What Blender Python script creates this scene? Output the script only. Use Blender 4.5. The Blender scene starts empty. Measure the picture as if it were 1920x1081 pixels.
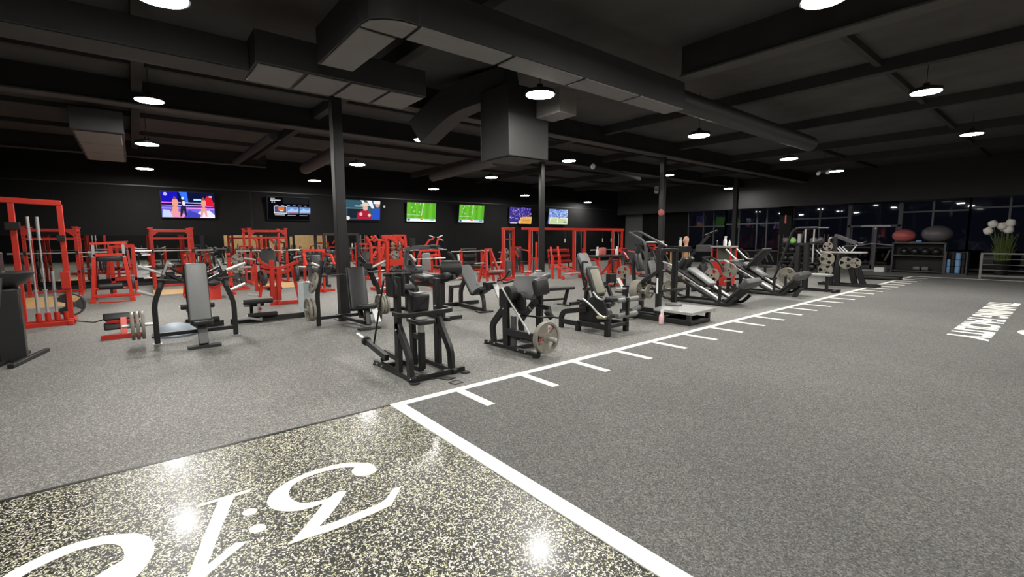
import bpy, bmesh, math, random
from mathutils import Vector, Matrix, Euler
random.seed(7)
S = bpy.context.scene
COL = S.collection
# ------------------------------------------------------------------ camera
F_, PITCH, ROLL, YAW = 866.378, .1096, -.0058, -.8859
CAM = Vector((4.2894, -1.8972, 1.6784))
FW = Vector((math.sin(YAW)*math.cos(PITCH), math.cos(YAW)*math.cos(PITCH), -math.sin(PITCH)))
RT = Vector((math.cos(YAW), -math.sin(YAW), 0)); UP = RT.cross(FW)
R2 = RT*math.cos(ROLL)+UP*math.sin(ROLL); U2 = UP*math.cos(ROLL)-RT*math.sin(ROLL)
def _ray(x, y): return FW+R2*((x-960)/F_)-U2*((y-540.5)/F_)
# measured image points turned into points of the room, on a level, or on an upright plane
def PZ(x, y, z=0.0):
    d = _ray(x, y); return CAM+d*((z-CAM.z)/d.z)
def PX(x, y, X):
    d = _ray(x, y); return CAM+d*((X-CAM.x)/d.x)
def PY(x, y, Y):
    d = _ray(x, y); return CAM+d*((Y-CAM.y)/d.y)
def cr(x0, y0, s): return lambda x, y: (x0+x/s, y0+y/s)
c2 = cr(180,400,3.86); c3 = cr(430,410,4.7); c4 = cr(660,430,3.603); c5 = cr(880,410,3.859); c6 = cr(1080,410,4.7)
A4 = cr(250,420,7.724); A5 = cr(440,420,6.357); A6 = cr(570,430,8.314); A7 = cr(760,430,8.315); A8 = cr(930,420,7.68)
B1 = cr(740,440,6.758); B2 = cr(820,480,9.009); B3 = cr(900,500,6.007); B4 = cr(1020,480,6.757)
B5 = cr(1150,425,5.693); B6 = cr(1240,440,7.205); B7 = cr(1360,450,9.006); B8 = cr(1440,420,8.317)
def side(c, Y, pts):            # outline of a side frame on the plane y = Y
    return [PY(*c(*p), Y) for p in pts]
def front(c, X, pts):           # outline on the plane x = X
    return [PX(*c(*p), X) for p in pts]
def sh(pts, dx=0, dy=0, dz=0): return [Vector(p)+Vector((dx, dy, dz)) for p in pts]
cd = bpy.data.cameras.new('camera'); cam = bpy.data.objects.new('camera', cd); COL.objects.link(cam)
cd.sensor_width = 36; cd.lens = 36*F_/1920; cd.clip_start = .05; cd.clip_end = 200
M3 = Matrix((R2, U2, -FW)).transposed(); cam.matrix_world = Matrix.Translation(CAM) @ M3.to_4x4()
S.camera = cam
vs = S.view_settings; vs.view_transform = 'Standard'; vs.look = 'None'; vs.gamma = 1; vs.exposure = 0; vs.use_curve_mapping = False
# ------------------------------------------------------------------ materials
def mat(name, col, rough=.5, metal=0., var=.12, scale=9., bump=0., spec=.5, coat=0., emit=None, estr=1.):
    m = bpy.data.materials.new(name); m.use_nodes = True
    n = m.node_tree.nodes; l = m.node_tree.links; p = n['Principled BSDF']
    tc = n.new('ShaderNodeTexCoord'); nz = n.new('ShaderNodeTexNoise'); nz.inputs['Scale'].default_value = scale; nz.inputs['Detail'].default_value = 4
    l.new(tc.outputs['Object'], nz.inputs['Vector'])
    mx = n.new('ShaderNodeMix'); mx.data_type = 'RGBA'
    mx.inputs[6].default_value = (*[c*(1-var) for c in col], 1); mx.inputs[7].default_value = (*[min(1, c*(1+var)) for c in col], 1)
    l.new(nz.outputs['Fac'], mx.inputs[0]); l.new(mx.outputs[2], p.inputs['Base Color'])
    p.inputs['Roughness'].default_value = rough; p.inputs['Metallic'].default_value = metal
    p.inputs['Specular IOR Level'].default_value = spec; p.inputs['Coat Weight'].default_value = coat
    if bump:
        b = n.new('ShaderNodeBump'); b.inputs['Strength'].default_value = bump; b.inputs['Distance'].default_value = .01
        l.new(nz.outputs['Fac'], b.inputs['Height']); l.new(b.outputs['Normal'], p.inputs['Normal'])
    if emit:
        p.inputs['Emission Color'].default_value = (*emit, 1); p.inputs['Emission Strength'].default_value = estr
    return m
BLK = mat('black_powder_coat', (.013,.0135,.014), .42, spec=.4)
DRK = mat('dark_grey_steel', (.06,.061,.063), .42)
VIN = mat('black_vinyl', (.019,.0195,.021), .38, spec=.45, bump=.06, scale=60)
VIG = mat('grey_vinyl', (.17,.175,.175), .42, bump=.05, scale=50)
VIM = mat('dark_grey_vinyl', (.075,.077,.078), .4, bump=.05, scale=50)
VIR = mat('lamp_reflection_vinyl', (.22,.21,.16), .4)  # lamp reflection on the black backrest, put into the colour as tan
RUB = mat('black_rubber', (.018,.018,.018), .7)
RED = mat('red_powder_coat', (.53,.030,.016), .35, var=.1)
CHR = mat('brushed_steel', (.55,.55,.54), .32, .55)
ZNC = mat('zinc_bolt', (.7,.7,.68), .35, .5)
PLT = mat('grey_iron_plate', (.23,.215,.18), .45, .15, scale=25)
PLB = mat('dark_iron_plate', (.05,.05,.05), .45)
WHT = mat('white_plastic', (.78,.78,.76), .4, var=.04)
PNK = mat('pink_liquid', (.84,.54,.56), .3)
WOD = mat('oiled_wood', (.58,.36,.15), .45, var=.25, scale=4)
BLU = mat('blue_foam', (.22,.42,.72), .6)
GRN = mat('green_rubber', (.28,.62,.16), .5)
CRM = mat('red_rubber_ball', (.50,.115,.11), .45)
GRY = mat('grey_rubber_ball', (.13,.12,.13), .35)
PBL = mat('pale_blue_rubber', (.30,.36,.42), .5)
BKB = mat('shiny_black_ball', (.02,.02,.021), .28)
ARC = mat('satin_grey_steel', (.12,.122,.125), .45)
SKN = mat('flesh_rubber', (.74,.40,.27), .5)
LEF = mat('green_leaf', (.10,.14,.035), .6, var=.4)
PET = mat('white_petal', (.82,.80,.74), .6, var=.04)
BLP = mat('black_wall_paint', (.0085,.0085,.009), .65, var=.25, scale=2, spec=.1)
CEI = mat('black_ceiling_paint', (.075,.072,.072), .8, var=.35, scale=1.3, spec=.2)
BEA = mat('lit_flange_and_duct_paint', (.085,.080,.078), .7, var=.2, scale=2, spec=.2)  # beam black lightened for light on the flange bottoms; also used on ducts
BEK = mat('black_beam_paint', (.024,.023,.024), .75, var=.25, scale=2, spec=.2)
BEP = mat('ceiling_purlin_paint', (.045,.043,.043), .75, var=.25, scale=2, spec=.2)
BULK = mat('bulkhead_paint', (.028,.028,.030), .6, var=.2, scale=2, spec=.3)
DUC = mat('painted_duct', (.030,.029,.031), .55, var=.2, scale=2)
DUB = mat('duct_insulation_panel', (.21,.20,.198), .6, var=.1, scale=3)
GWL = mat('grey_wall_paint', (.10,.105,.11), .6, var=.1, scale=2)
ALU = mat('dark_aluminium', (.06,.06,.066), .4, .3)
ALL = mat('light_aluminium', (.36,.36,.36), .4, .3)
RAI = mat('galvanised_rail', (.20,.20,.20), .45, .3)
CON = mat('wood_cladding', (.45,.29,.13), .5, var=.3, scale=3)
YEL = mat('yellow_paint', (.55,.47,.28), .5)
def emat(name, col, s):
    m = bpy.data.materials.new(name); m.use_nodes = True; n = m.node_tree.nodes; n.clear()
    e = n.new('ShaderNodeEmission'); o = n.new('ShaderNodeOutputMaterial'); e.inputs[0].default_value = (*col, 1); e.inputs[1].default_value = s
    m.node_tree.links.new(e.outputs[0], o.inputs[0]); return m
LAMP = emat('lamp_lens', (1, .972, .915), 300)
def lin(r, g, b): return tuple((c/255/12.92 if c < 10 else ((c/255+.055)/1.055)**2.4) for c in (r, g, b))
_em = {}
def sc(r, g, b):                # a glowing colour of a television picture
    k = (r, g, b)
    if k not in _em: _em[k] = emat('screen_%02x%02x%02x' % k, lin(r, g, b), 1.05)
    return _em[k]
def mirror():
    m = bpy.data.materials.new('mirror_glass'); m.use_nodes = True; p = m.node_tree.nodes['Principled BSDF']
    p.inputs['Base Color'].default_value = (.72,.73,.72,1); p.inputs['Metallic'].default_value = 1; p.inputs['Roughness'].default_value = .015
    return m
MIR = mirror()
def glass():
    m = bpy.data.materials.new('window_glass'); m.use_nodes = True; n = m.node_tree.nodes; l = m.node_tree.links; n.clear()
    t = n.new('ShaderNodeBsdfTransparent'); t.inputs[0].default_value = (.75,.76,.78,1); g = n.new('ShaderNodeBsdfGlossy'); g.inputs['Roughness'].default_value = .02
    f = n.new('ShaderNodeFresnel'); f.inputs[0].default_value = 1.5; x = n.new('ShaderNodeMixShader'); o = n.new('ShaderNodeOutputMaterial')
    l.new(f.outputs[0], x.inputs[0]); l.new(t.outputs[0], x.inputs[1]); l.new(g.outputs[0], x.inputs[2]); l.new(x.outputs[0], o.inputs[0]); return m
GLS = glass()
def fleck(name, base, fl, scale, amount, rough, fibre=0., coat=0., bump=.25, big=.12):
    # rubber crumb, flecks or short pile, all from voronoi cells and noise
    m = bpy.data.materials.new(name); m.use_nodes = True; n = m.node_tree.nodes; l = m.node_tree.links; p = n['Principled BSDF']
    tc = n.new('ShaderNodeTexCoord'); v = n.new('ShaderNodeTexVoronoi'); v.inputs['Scale'].default_value = scale
    dn = n.new('ShaderNodeTexNoise'); dn.inputs['Scale'].default_value = scale*.6
    dm = n.new('ShaderNodeMix'); dm.data_type = 'RGBA'; dm.blend_type = 'LINEAR_LIGHT'; dm.inputs[0].default_value = .012
    l.new(tc.outputs['Object'], dn.inputs['Vector']); l.new(tc.outputs['Object'], dm.inputs[6]); l.new(dn.outputs['Color'], dm.inputs[7]); l.new(dm.outputs[2], v.inputs['Vector'])
    sx = n.new('ShaderNodeSeparateColor'); l.new(v.outputs['Color'], sx.inputs[0])
    r = n.new('ShaderNodeValToRGB'); e = r.color_ramp.elements; r.color_ramp.interpolation = 'CONSTANT'
    e[0].position = 0; e[0].color = (*base, 1); e[1].position = 1-amount; e[1].color = (*fl[0], 1)
    for i, c in enumerate(fl[1:]):
        q = e.new(1-amount+amount*(i+1)/len(fl)); q.color = (*c, 1)
    l.new(sx.outputs[0], r.inputs[0])
    nz = n.new('ShaderNodeTexNoise'); nz.inputs['Scale'].default_value = .55; nz.inputs['Detail'].default_value = 5; l.new(tc.outputs['Object'], nz.inputs['Vector'])
    mr = n.new('ShaderNodeMapRange'); mr.inputs['From Min'].default_value = .3; mr.inputs['From Max'].default_value = .7; mr.inputs['To Min'].default_value = 1-big; mr.inputs['To Max'].default_value = 1+big
    l.new(nz.outputs['Fac'], mr.inputs['Value'])
    vm = n.new('ShaderNodeVectorMath'); vm.operation = 'SCALE'; l.new(r.outputs[0], vm.inputs[0]); l.new(mr.outputs[0], vm.inputs['Scale']); l.new(vm.outputs[0], p.inputs['Base Color'])
    b = n.new('ShaderNodeBump'); b.inputs['Strength'].default_value = bump; b.inputs['Distance'].default_value = .004
    fz = n.new('ShaderNodeTexNoise'); fz.inputs['Scale'].default_value = 180; l.new(tc.outputs['Object'], fz.inputs['Vector'])
    l.new(fz.outputs['Fac'], b.inputs['Height']); l.new(b.outputs['Normal'], p.inputs['Normal'])
    p.inputs['Roughness'].default_value = rough; p.inputs['Coat Weight'].default_value = coat; p.inputs['Coat Roughness'].default_value = .13
    return m
FLOOR = fleck('rubber_floor', (.122,.119,.111), [(.21,.206,.19), (.31,.305,.28), (.072,.07,.067)], 115, .5, .62, bump=.5)
TURF = fleck('dark_turf', (.104,.102,.098), [(.15,.147,.14), (.062,.061,.058), (.20,.195,.185)], 120, .55, .9, bump=.8)
SPK = fleck('speckled_rubber', (.009,.009,.010), [(.70,.68,.52), (.80,.79,.68), (.36,.38,.17), (.60,.59,.52)], 132, .31, .30, coat=.12, bump=.35)
LIN = mat('white_turf_pile', (.86,.85,.78), .8, var=.05, scale=120, bump=.3)
INL = mat('cream_rubber_inlay', (.84,.80,.70), .5, var=.05, scale=30)
# ------------------------------------------------------------------ mesh building
def V(p): return p if isinstance(p, Vector) else Vector(p)
def fil(pts, r, n=5):           # round the corners of a polyline
    pts = [V(p) for p in pts]; out = [pts[0]]
    for a, b, c in zip(pts, pts[1:], pts[2:]):
        u = (a-b); w = (c-b); k = min(r, u.length*.49, w.length*.49); p0 = b+u.normalized()*k; p1 = b+w.normalized()*k
        for i in range(n+1):
            t = i/n; out.append(p0*(1-t)**2+b*2*t*(1-t)+p1*t*t)
    out.append(pts[-1]); return out
def frame(d):
    d = d.normalized(); a = Vector((0,0,1)) if abs(d.z) < .9 else Vector((1,0,0)); s = d.cross(a).normalized(); return d, s, s.cross(d)
class MB:
    def __init__(s): s.v = []; s.f = []; s.m = []; s.mi = 0
    def add(s, vs_, fs):
        o = len(s.v); s.v += [V(p) for p in vs_]
        for f in fs: s.f.append([i+o for i in f]); s.m.append(s.mi)
        return s
    def box(s, x0, x1, y0, y1, z0, z1):
        return s.add([(x,y,z) for x in (x0,x1) for y in (y0,y1) for z in (z0,z1)], [(0,1,3,2),(4,6,7,5),(0,4,5,1),(2,3,7,6),(0,2,6,4),(1,5,7,3)])
    def cbox(s, c, sx, sy, sz): return s.box(c[0]-sx/2, c[0]+sx/2, c[1]-sy/2, c[1]+sy/2, c[2]-sz/2, c[2]+sz/2)
    def bar(s, pts, w=.06, h=None, ref=None, r=0):   # rectangular tube: w along ref, h across it
        h = h or w; pts = [V(p) for p in pts]
        if r and len(pts) > 2: pts = fil(pts, r)
        if ref is None:
            ref = Vector((0,0,0))
            for a, b, c in zip(pts, pts[1:], pts[2:]): ref += (b-a).cross(c-b)
            if ref.length < 1e-5:
                d = (pts[-1]-pts[0]).normalized(); ref = Vector((0,1,0)) if abs(d.y) < .8 else Vector((0,0,1))
        ref = V(ref).normalized(); vs_ = []; n = len(pts)
        for i, p in enumerate(pts):
            a = (pts[i]-pts[i-1]).normalized() if i else None; b = (pts[i+1]-pts[i]).normalized() if i < n-1 else None
            t = ((a or b)+(b or a)).normalized(); k = 1/max(.5, t.dot(b or a)); N = t.cross(ref).normalized(); B = N.cross(t)
            for sx, sy in ((-1,-1),(1,-1),(1,1),(-1,1)): vs_.append(p+B*(sx*w/2)+N*(sy*h/2*k))
        fs = [(0,1,2,3), tuple(4*(n-1)+i for i in (3,2,1,0))]
        for i in range(n-1):
            for j in range(4): k = (j+1) % 4; fs.append((4*i+j, 4*i+4+j, 4*i+4+k, 4*i+k))
        return s.add(vs_, fs)
    def tube(s, pts, r=.02, n=10, fr=0):
        pts = [V(p) for p in pts]
        if fr and len(pts) > 2: pts = fil(pts, fr)
        vs_ = []; _, sd, up = frame(pts[1]-pts[0])
        for i, p in enumerate(pts):
            t = (pts[min(i+1, len(pts)-1)]-pts[max(i-1, 0)]).normalized(); sd = (sd-t*sd.dot(t)).normalized(); up = sd.cross(t)
            rr = r[i] if isinstance(r, (list, tuple)) else r
            for j in range(n):
                a = 2*math.pi*j/n; vs_.append(p+(sd*math.cos(a)+up*math.sin(a))*rr)
        m = len(pts); fs = [tuple(range(n)), tuple(n*(m-1)+j for j in reversed(range(n)))]
        for i in range(m-1):
            for j in range(n): k = (j+1) % n; fs.append((n*i+j, n*i+n+j, n*i+n+k, n*i+k))
        return s.add(vs_, fs)
    def lathe(s, c, axis, prof, n=20, closed=True):  # prof: (radius, offset along axis)
        d, a, b = frame(V(axis)); c = V(c); vs_ = []
        for r, h in prof:
            for j in range(n):
                t = 2*math.pi*j/n; vs_.append(c+d*h+(a*math.cos(t)+b*math.sin(t))*max(r, 1e-4))
        fs = []
        for i in range(len(prof)-1):
            for j in range(n): k = (j+1) % n; fs.append((n*i+j, n*i+k, n*i+n+k, n*i+n+j))
        if closed: fs += [tuple(reversed(range(n))), tuple(n*(len(prof)-1)+j for j in range(n))]
        return s.add(vs_, fs)
    def cyl(s, a, b, r, n=16, bev=0):
        a = V(a); b = V(b); L = (b-a).length; k = bev
        return s.lathe(a, b-a, [(r-k, 0), (r, k), (r, L-k), (r-k, L)] if k else [(r, 0), (r, L)], n)
    def ball(s, c, r, n=20, sz=1., m=10):
        return s.lathe(c, (0,0,1), [(r*math.sin(math.pi*i/m), -r*sz*math.cos(math.pi*i/m)) for i in range(m+1)], n, False)
    def pad(s, c, u, v, lu, lv, t, bev=.02):         # rounded cushion: centre, two edge directions, sizes
        c = V(c); u = V(u).normalized(); w = u.cross(V(v)).normalized(); v = w.cross(u)
        b = bmesh.new(); bmesh.ops.create_cube(b, size=1)
        for q in b.verts: q.co = Vector((q.co.x*lu, q.co.y*lv, q.co.z*t))
        vert = [e for e in b.edges if abs(e.verts[0].co.z-e.verts[1].co.z) > t*.5]
        bmesh.ops.bevel(b, geom=vert, offset=min(lu, lv)*.16, segments=3, affect='EDGES', profile=.5)
        ed = [e for e in b.edges if abs(e.verts[0].co.z-e.verts[1].co.z) < 1e-6 and len(e.link_faces) == 2 and e.calc_face_angle(0) > .8]
        bmesh.ops.bevel(b, geom=ed, offset=min(bev, t*.4), segments=3, affect='EDGES', profile=.5)
        b.verts.index_update(); s.add([c+u*q.co.x+v*q.co.y+w*q.co.z for q in b.verts], [[q.index for q in f.verts] for f in b.faces]); b.free(); return s
    def prism(s, pts, ext):                          # flat outline pushed along ext
        n = len(pts); e = V(ext); pts = [V(p) for p in pts]
        return s.add(pts+[p+e for p in pts], [tuple(range(n)), tuple(reversed(range(n, 2*n)))]+[(i, n+i, n+(i+1) % n, (i+1) % n) for i in range(n)])
    def plate(s, c, axis, R=.225, t=.035, holes=3, rot=.4):
        d, a, b = frame(V(axis)); c = V(c); n = 36
        s.lathe(c, d, [(R*.84, -t*.25), (R*.86, -t/2), (R*.98, -t/2), (R, -t*.3), (R, t*.3), (R*.98, t/2), (R*.86, t/2), (R*.84, t*.25), (R*.84, -t*.25)], n, False)
        s.lathe(c, d, [(.026, -t*.5), (R*.30, -t*.5), (R*.34, -t*.25), (R*.34, t*.25), (R*.30, t*.5), (.026, t*.5), (.026, -t*.5)], n, False)
        for k in range(holes):
            a0 = rot+2*math.pi*k/holes; a1 = a0+2*math.pi/holes*.62; q = 6; pts = []
            for r_ in (R*.33, R*.85):
                ang = [a0+(a1-a0)*i/q for i in range(q+1)]
                if r_ > R*.5: ang = [x for x in reversed(ang)]
                pts += [c-d*(t*.22)+(a*math.cos(x)+b*math.sin(x))*r_ for x in ang]
            s.prism(pts, d*(t*.44))
        return s
def link(o): COL.objects.link(o); return o
def build(name, mb, material, parent=None, off=None, bevel=0, smooth=True, mats=None):
    me = bpy.data.meshes.new(name); o_ = off or Vector((0,0,0))
    me.from_pydata([tuple(p-o_) for p in mb.v], [], mb.f)
    for m in (mats or [material]): me.materials.append(m)
    if mats: me.polygons.foreach_set('material_index', mb.m)
    b = bmesh.new(); b.from_mesh(me); bmesh.ops.recalc_face_normals(b, faces=b.faces); b.to_mesh(me); b.free()
    if smooth:
        me.polygons.foreach_set('use_smooth', [True]*len(me.polygons)); me.set_sharp_from_angle(angle=math.radians(38))
    me.update(); o = link(bpy.data.objects.new(name, me)); o.parent = parent
    if bevel:
        md = o.modifiers.new('edge', 'BEVEL'); md.width = bevel; md.segments = 2; md.limit_method = 'ANGLE'; md.angle_limit = math.radians(50)
    return o
class Thing:                     # an empty at the thing's base; each part is a mesh under it
    def __init__(s, name, label, cat, loc, group=None, rot=0, local=False):
        s.e = link(bpy.data.objects.new(name, None)); s.e.empty_display_size = .1; s.loc = V(loc); s.e.location = s.loc; s.e.rotation_euler.z = rot
        s.e['label'] = label; s.e['category'] = cat
        if group: s.e['group'] = group
        s.local = local; s.q = []
    def new(s, name, m, parent=None, label=None, bevel=0, mats=None):
        b = MB(); s.q.append([name, m, b, parent, label, bevel, mats]); return b
    def done(s):
        built = {}
        for name, m, b, par, label, bevel, mats in s.q:
            pe = built.get(id(par), s.e); off = None if s.local else s.loc
            o = build(name, b, m, pe, off, bevel, mats=mats); built[id(b)] = o
            if label: o['label'] = label
        return s.e
def single(name, m, mb, label, cat, loc, group=None, bevel=0, mats=None):   # a thing that is one mesh
    o = build(name, mb, m, None, V(loc), bevel, mats=mats); o.location = V(loc); o['label'] = label; o['category'] = cat
    if group: o['group'] = group
    return o
def struct(name, m, mb, parent=None, bevel=0, mats=None, smooth=True):
    o = build(name, mb, m, parent, None, bevel, smooth, mats)
    if parent is None: o['kind'] = 'structure'
    return o
# ------------------------------------------------------------------ the room
XL, XR, YN, YF, ZC = -17.5, 9.5, -10.0, 27.0, 4.98
TW, TL = 8.0, 22.86            # the turf lane
b = MB().box(XL, 0.02, YN, YF, -.1, 0).box(0.02, XR, TL, YF, -.1, 0).box(TW, XR, 0, TL, -.1, 0)
floor = struct('floor', FLOOR, b, smooth=False)
turf = struct('floor_turf', TURF, MB().box(0.02, TW, 0.02, TL, -.1, .006), smooth=False)
lob = struct('floor_speckled', SPK, MB().box(0.02, XR, YN, 0.02, -.1, .002), smooth=False)
struct('edge_strip', BLK, MB().box(-.015, .02, YN, 0., -.02, .004), lob)
b = MB().box(0, .10, .0, TL, 0, .010).box(.10, TW, 0, .125, 0, .010).box(.10, TW, TL-.1, TL, 0, .010)
struct('border_line', LIN, b, turf, smooth=False)
b = MB()
for i in range(1, 25): b.box(.10, .67, -.085+.9144*i-.10, -.085+.9144*i, 0, .010)
struct('yard_mark', LIN, b, turf, smooth=False).__setitem__('kind', 'stuff')
b = MB()
for p in range(0): pass
# darker replacement tile in the rubber floor
struct('dark_tile', mat('dark_rubber_tile', (.07,.07,.068), .5), MB().box(-.95, -.02, 9.9, 11.4, -.02, .001), floor, smooth=False)
# lettering 3:16 set into the speckled rubber
def q(pts): return pts
def flat(pts, z=.0045): return [tuple(PZ(*p)[:2])+(z-.006,) for p in pts]
g = cr(340,860,4.3636); g6 = cr(0,960,6.0)
def smooth_poly(pts, k=3):      # closed corner-free outline
    n = len(pts); out = []
    for i in range(n):
        p0, p1, p2, p3 = [Vector(pts[(i+j-1) % n]) for j in range(4)]
        for s_ in range(k):
            t = s_/k; out.append(.5*((2*p1)+(p2-p0)*t+(2*p0-5*p1+4*p2-p3)*t*t+(3*p1-p0-3*p2+p3)*t**3))
    return [tuple(p) for p in out]
def open_smooth(pts, k=4):
    out = []; n = len(pts)
    for i in range(n-1):
        p0, p1, p2, p3 = [Vector(pts[min(max(i+j-1, 0), n-1)]) for j in range(4)]
        for s_ in range(k):
            t = s_/k; out.append(tuple(.5*((2*p1)+(p2-p0)*t+(2*p0-5*p1+4*p2-p3)*t*t+(3*p1-p0-3*p2+p3)*t**3)))
    out.append(tuple(pts[-1])); return out
def glyph(name, pts): 
    struct(name, INL, MB().prism(flat(pts), (0,0,.006)), lob, smooth=False)
top3 = open_smooth([(1600,85),(1560,45),(1450,33),(1330,38),(1200,65),(1050,110),(900,175),(800,235),(735,290),(703,345),(715,385),(770,420),(850,432),(950,428),(1050,405),(1160,365)])
mid3 = [(1130,410),(1060,500),(980,590),(875,705)]+open_smooth([(1000,660),(1250,580),(1500,480),(1720,380)])+[(1800,228)]+open_smooth([(1735,245),(1690,310),(1640,355),(1560,395),(1400,460),(1250,520),(1125,558)])+[(1200,480),(1280,380),(1352,268),(1300,265),(1245,290)]
in3 = open_smooth([(1215,320),(1150,340),(1050,360),(970,360),(910,335),(880,295),(890,250),(930,205),(1010,160),(1150,110),(1300,75),(1420,70)])+open_smooth([(1395,95),(1400,120),(1450,145),(1530,135),(1590,110)])
glyph('numeral_three', [g(*p) for p in top3+mid3+in3])
glyph('numeral_one', [g(*p) for p in [(140,380),(290,330),(430,290),(572,245),(560,272),(432,312),(330,560),(212,872),(440,692),(535,678),(562,655),(500,715),(380,810),(200,965),(10,1100),(60,950),(150,720),(303,348),(145,397)]])
for cx_, cy_, a_, b_ in ((560,437,64,26),(625,572,74,32)):
    glyph('colon_dot', [g(cx_+a_*math.cos(t)*.97+b_*math.sin(t)*.24, cy_-a_*math.cos(t)*.24+b_*math.sin(t)*.97) for t in [2*math.pi*i/28 for i in range(28)]])
o6 = open_smooth([(-900,1500),(-600,1180),(-250,900),(60,715),(200,630),(400,530),(600,440),(850,350),(1050,300),(1250,260),(1450,245),(1580,250),(1680,285),(1730,360),(1735,430),(1700,520),(1640,610),(1550,715),(1350,900),(1050,1120),(600,1360),(100,1500),(-500,1620)])
i6 = open_smooth([(-300,1450),(100,1330),(520,1120),(850,890),(1150,680),(1300,590),(1390,530),(1395,460),(1360,395),(1280,365),(1150,370),(1000,400),(850,440),(600,545),(400,640),(270,715),(-100,960),(-380,1250)])
glyph('numeral_six', [g6(*p) for p in o6+i6])
# lettering along the turf
def text_mesh(s, size, bold=0.):
    c = bpy.data.curves.new('t', 'FONT'); c.body = s; c.size = size; c.offset = bold; c.align_x = 'LEFT'; c.resolution_u = 3
    o = link(bpy.data.objects.new('t', c)); dg = bpy.context.evaluated_depsgraph_get(); dg.update()
    me = bpy.data.meshes.new_from_object(o.evaluated_get(dg)); vs_ = [v.co.copy() for v in me.vertices]; fs = [list(p.vertices) for p in me.polygons]
    bpy.data.objects.remove(o); bpy.data.curves.remove(c); bpy.data.meshes.remove(me); return vs_, fs
def text_on(mb, s, place, w, h, bold=.02):   # fit the words into w x h, then place(u, v)
    vs_, fs = text_mesh(s, 1, bold); xs = [v.x for v in vs_]; ys = [v.y for v in vs_]; x0, x1, y0, y1 = min(xs), max(xs), min(ys), max(ys)
    mb.add([place((v.x-x0)/(x1-x0)*w, (v.y-y0)/(y1-y0)*h) for v in vs_], fs); return mb
b = MB(); text_on(b, 'TRAINING FACILITY', lambda u, v: (2.98+v, 14.74-u, .0095), 6.3, .53, .045)
struct('lettering', LIN, b, turf, smooth=False)
b = MB().prism([(4.15+.42*math.cos(t), 9.75+.5*math.sin(t)-.15*math.cos(t), .003) for t in [2*math.pi*i/32 for i in range(32)]], (0,0,.007))
b.prism([(3.86,10.95,.003),(4.1,10.75,.003),(4.6,11.2,.003),(4.3,11.5,.003)], (0,0,.007))
struct('emblem', LIN, b, turf, smooth=False)
# walls
b = MB().box(XL-.2, XL, YN, YF, 0, ZC); wl = struct('wall_left', BLP, b, smooth=False)
struct('seam', BLK, MB().box(XL, XL+.012, YN, YF, 3.62, 3.66).box(XL, XL+.004, 2.0, 2.012, 0, 3.6), wl)
struct('wall_near', BLP, MB().box(XL-.2, XR+.2, YN-.2, YN, 0, ZC), smooth=False)
wr = struct('wall_right', BLP, MB().box(XR, XR+.2, YN, YF, 0, ZC), smooth=False)
struct('wood_cladding', CON, MB().box(XR-.05, XR, 4.5, 13.5, 0, 2.9), wr, smooth=False)
b = MB()
WX = [-11.0, -9.9, -8.8, -7.7, -6.6]
b.box(XL, -12.35, YF, YF+.2, 0, ZC)
b.box(-12.35, XR, YF, YF+.2, 3.3, ZC).box(-12.35, -6.65, YF, YF+.2, 0, .82).box(-6.65, -6.02, YF-.25, YF+.2, 0, 3.3).box(-6.02, -3.4, YF, YF+.2, 0, .15).box(-1.25, 4.6, YF, YF+.2, 0, .15).box(4.6, XR, YF, YF+.2, 0, 3.3)
wf = struct('wall_far', BLP, b, smooth=False)
struct('grey_panel', GWL, MB().box(XL, -16.0, YF-.03, YF, 0, 3.36), wf, smooth=False)
struct('bulkhead', BULK, MB().box(XL, XR, 26.0, 26.2, 3.28, ZC), wf, smooth=False)
# black doorway at the end of the grey wall and the glazed front
def window(n, x0, x1, z0, z1, vert, hor, y=YF):
    b = MB()
    for x in [x0, x1]+vert: b.box(x-.035, x+.035, y-.07, y+.07, z0, z1)
    for z in [z0, z1]+hor: b.box(x0, x1, y-.06, y+.06, z-.035, z+.035)
    o = struct('window_%d' % n, ALU, b, smooth=False)
    struct('pane', GLS, MB().box(x0, x1, y-.004, y+.004, z0, z1), o, smooth=False)
window(1, -12.35, -9.85, .82, 3.3, [-11.3, -10.6], [2.32])
window(2, -9.85, -6.65, .82, 3.3, [-9.0, -7.95, -7.4], [2.42])
window(3, -6.02, -3.4, .15, 3.3, [-4.7], [2.62])
window(4, -1.25, 1.1, .15, 3.3, [-.12], [2.78])
window(5, 1.1, 4.6, .15, 3.3, [2.32, 3.4], [2.86])
b = MB().box(-3.4, -3.28, YF-.1, YF+.1, 0, 3.3).box(-1.37, -1.25, YF-.1, YF+.1, 0, 3.3).box(-3.4, -1.25, YF-.1, YF+.1, 2.1, 2.2).box(-3.28, -3.2, YF-.03, YF+.03, .02, 2.1).box(-1.45, -1.37, YF-.03, YF+.03, .02, 2.1).box(-2.37, -2.27, YF-.03, YF+.03, .02, 2.1).box(-3.28,-1.37, YF-.03, YF+.03, .02, .2)
d1 = struct('door_1', ALU, b, smooth=False)
struct('pane', GLS, MB().box(-3.28, -1.37, YF-.004, YF+.004, 0, 3.3), d1, smooth=False)
struct('door_closer', ALL, MB().box(-2.72, -1.98, YF-.16, YF-.1, 2.14, 2.2), d1)
# night outside: a dark car park, seen through the glass
struct('ground_outside', mat('asphalt', (.03,.03,.032), .9), MB().box(-40, 40, YF+.2, 70, -.2, -.02), smooth=False)
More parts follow.
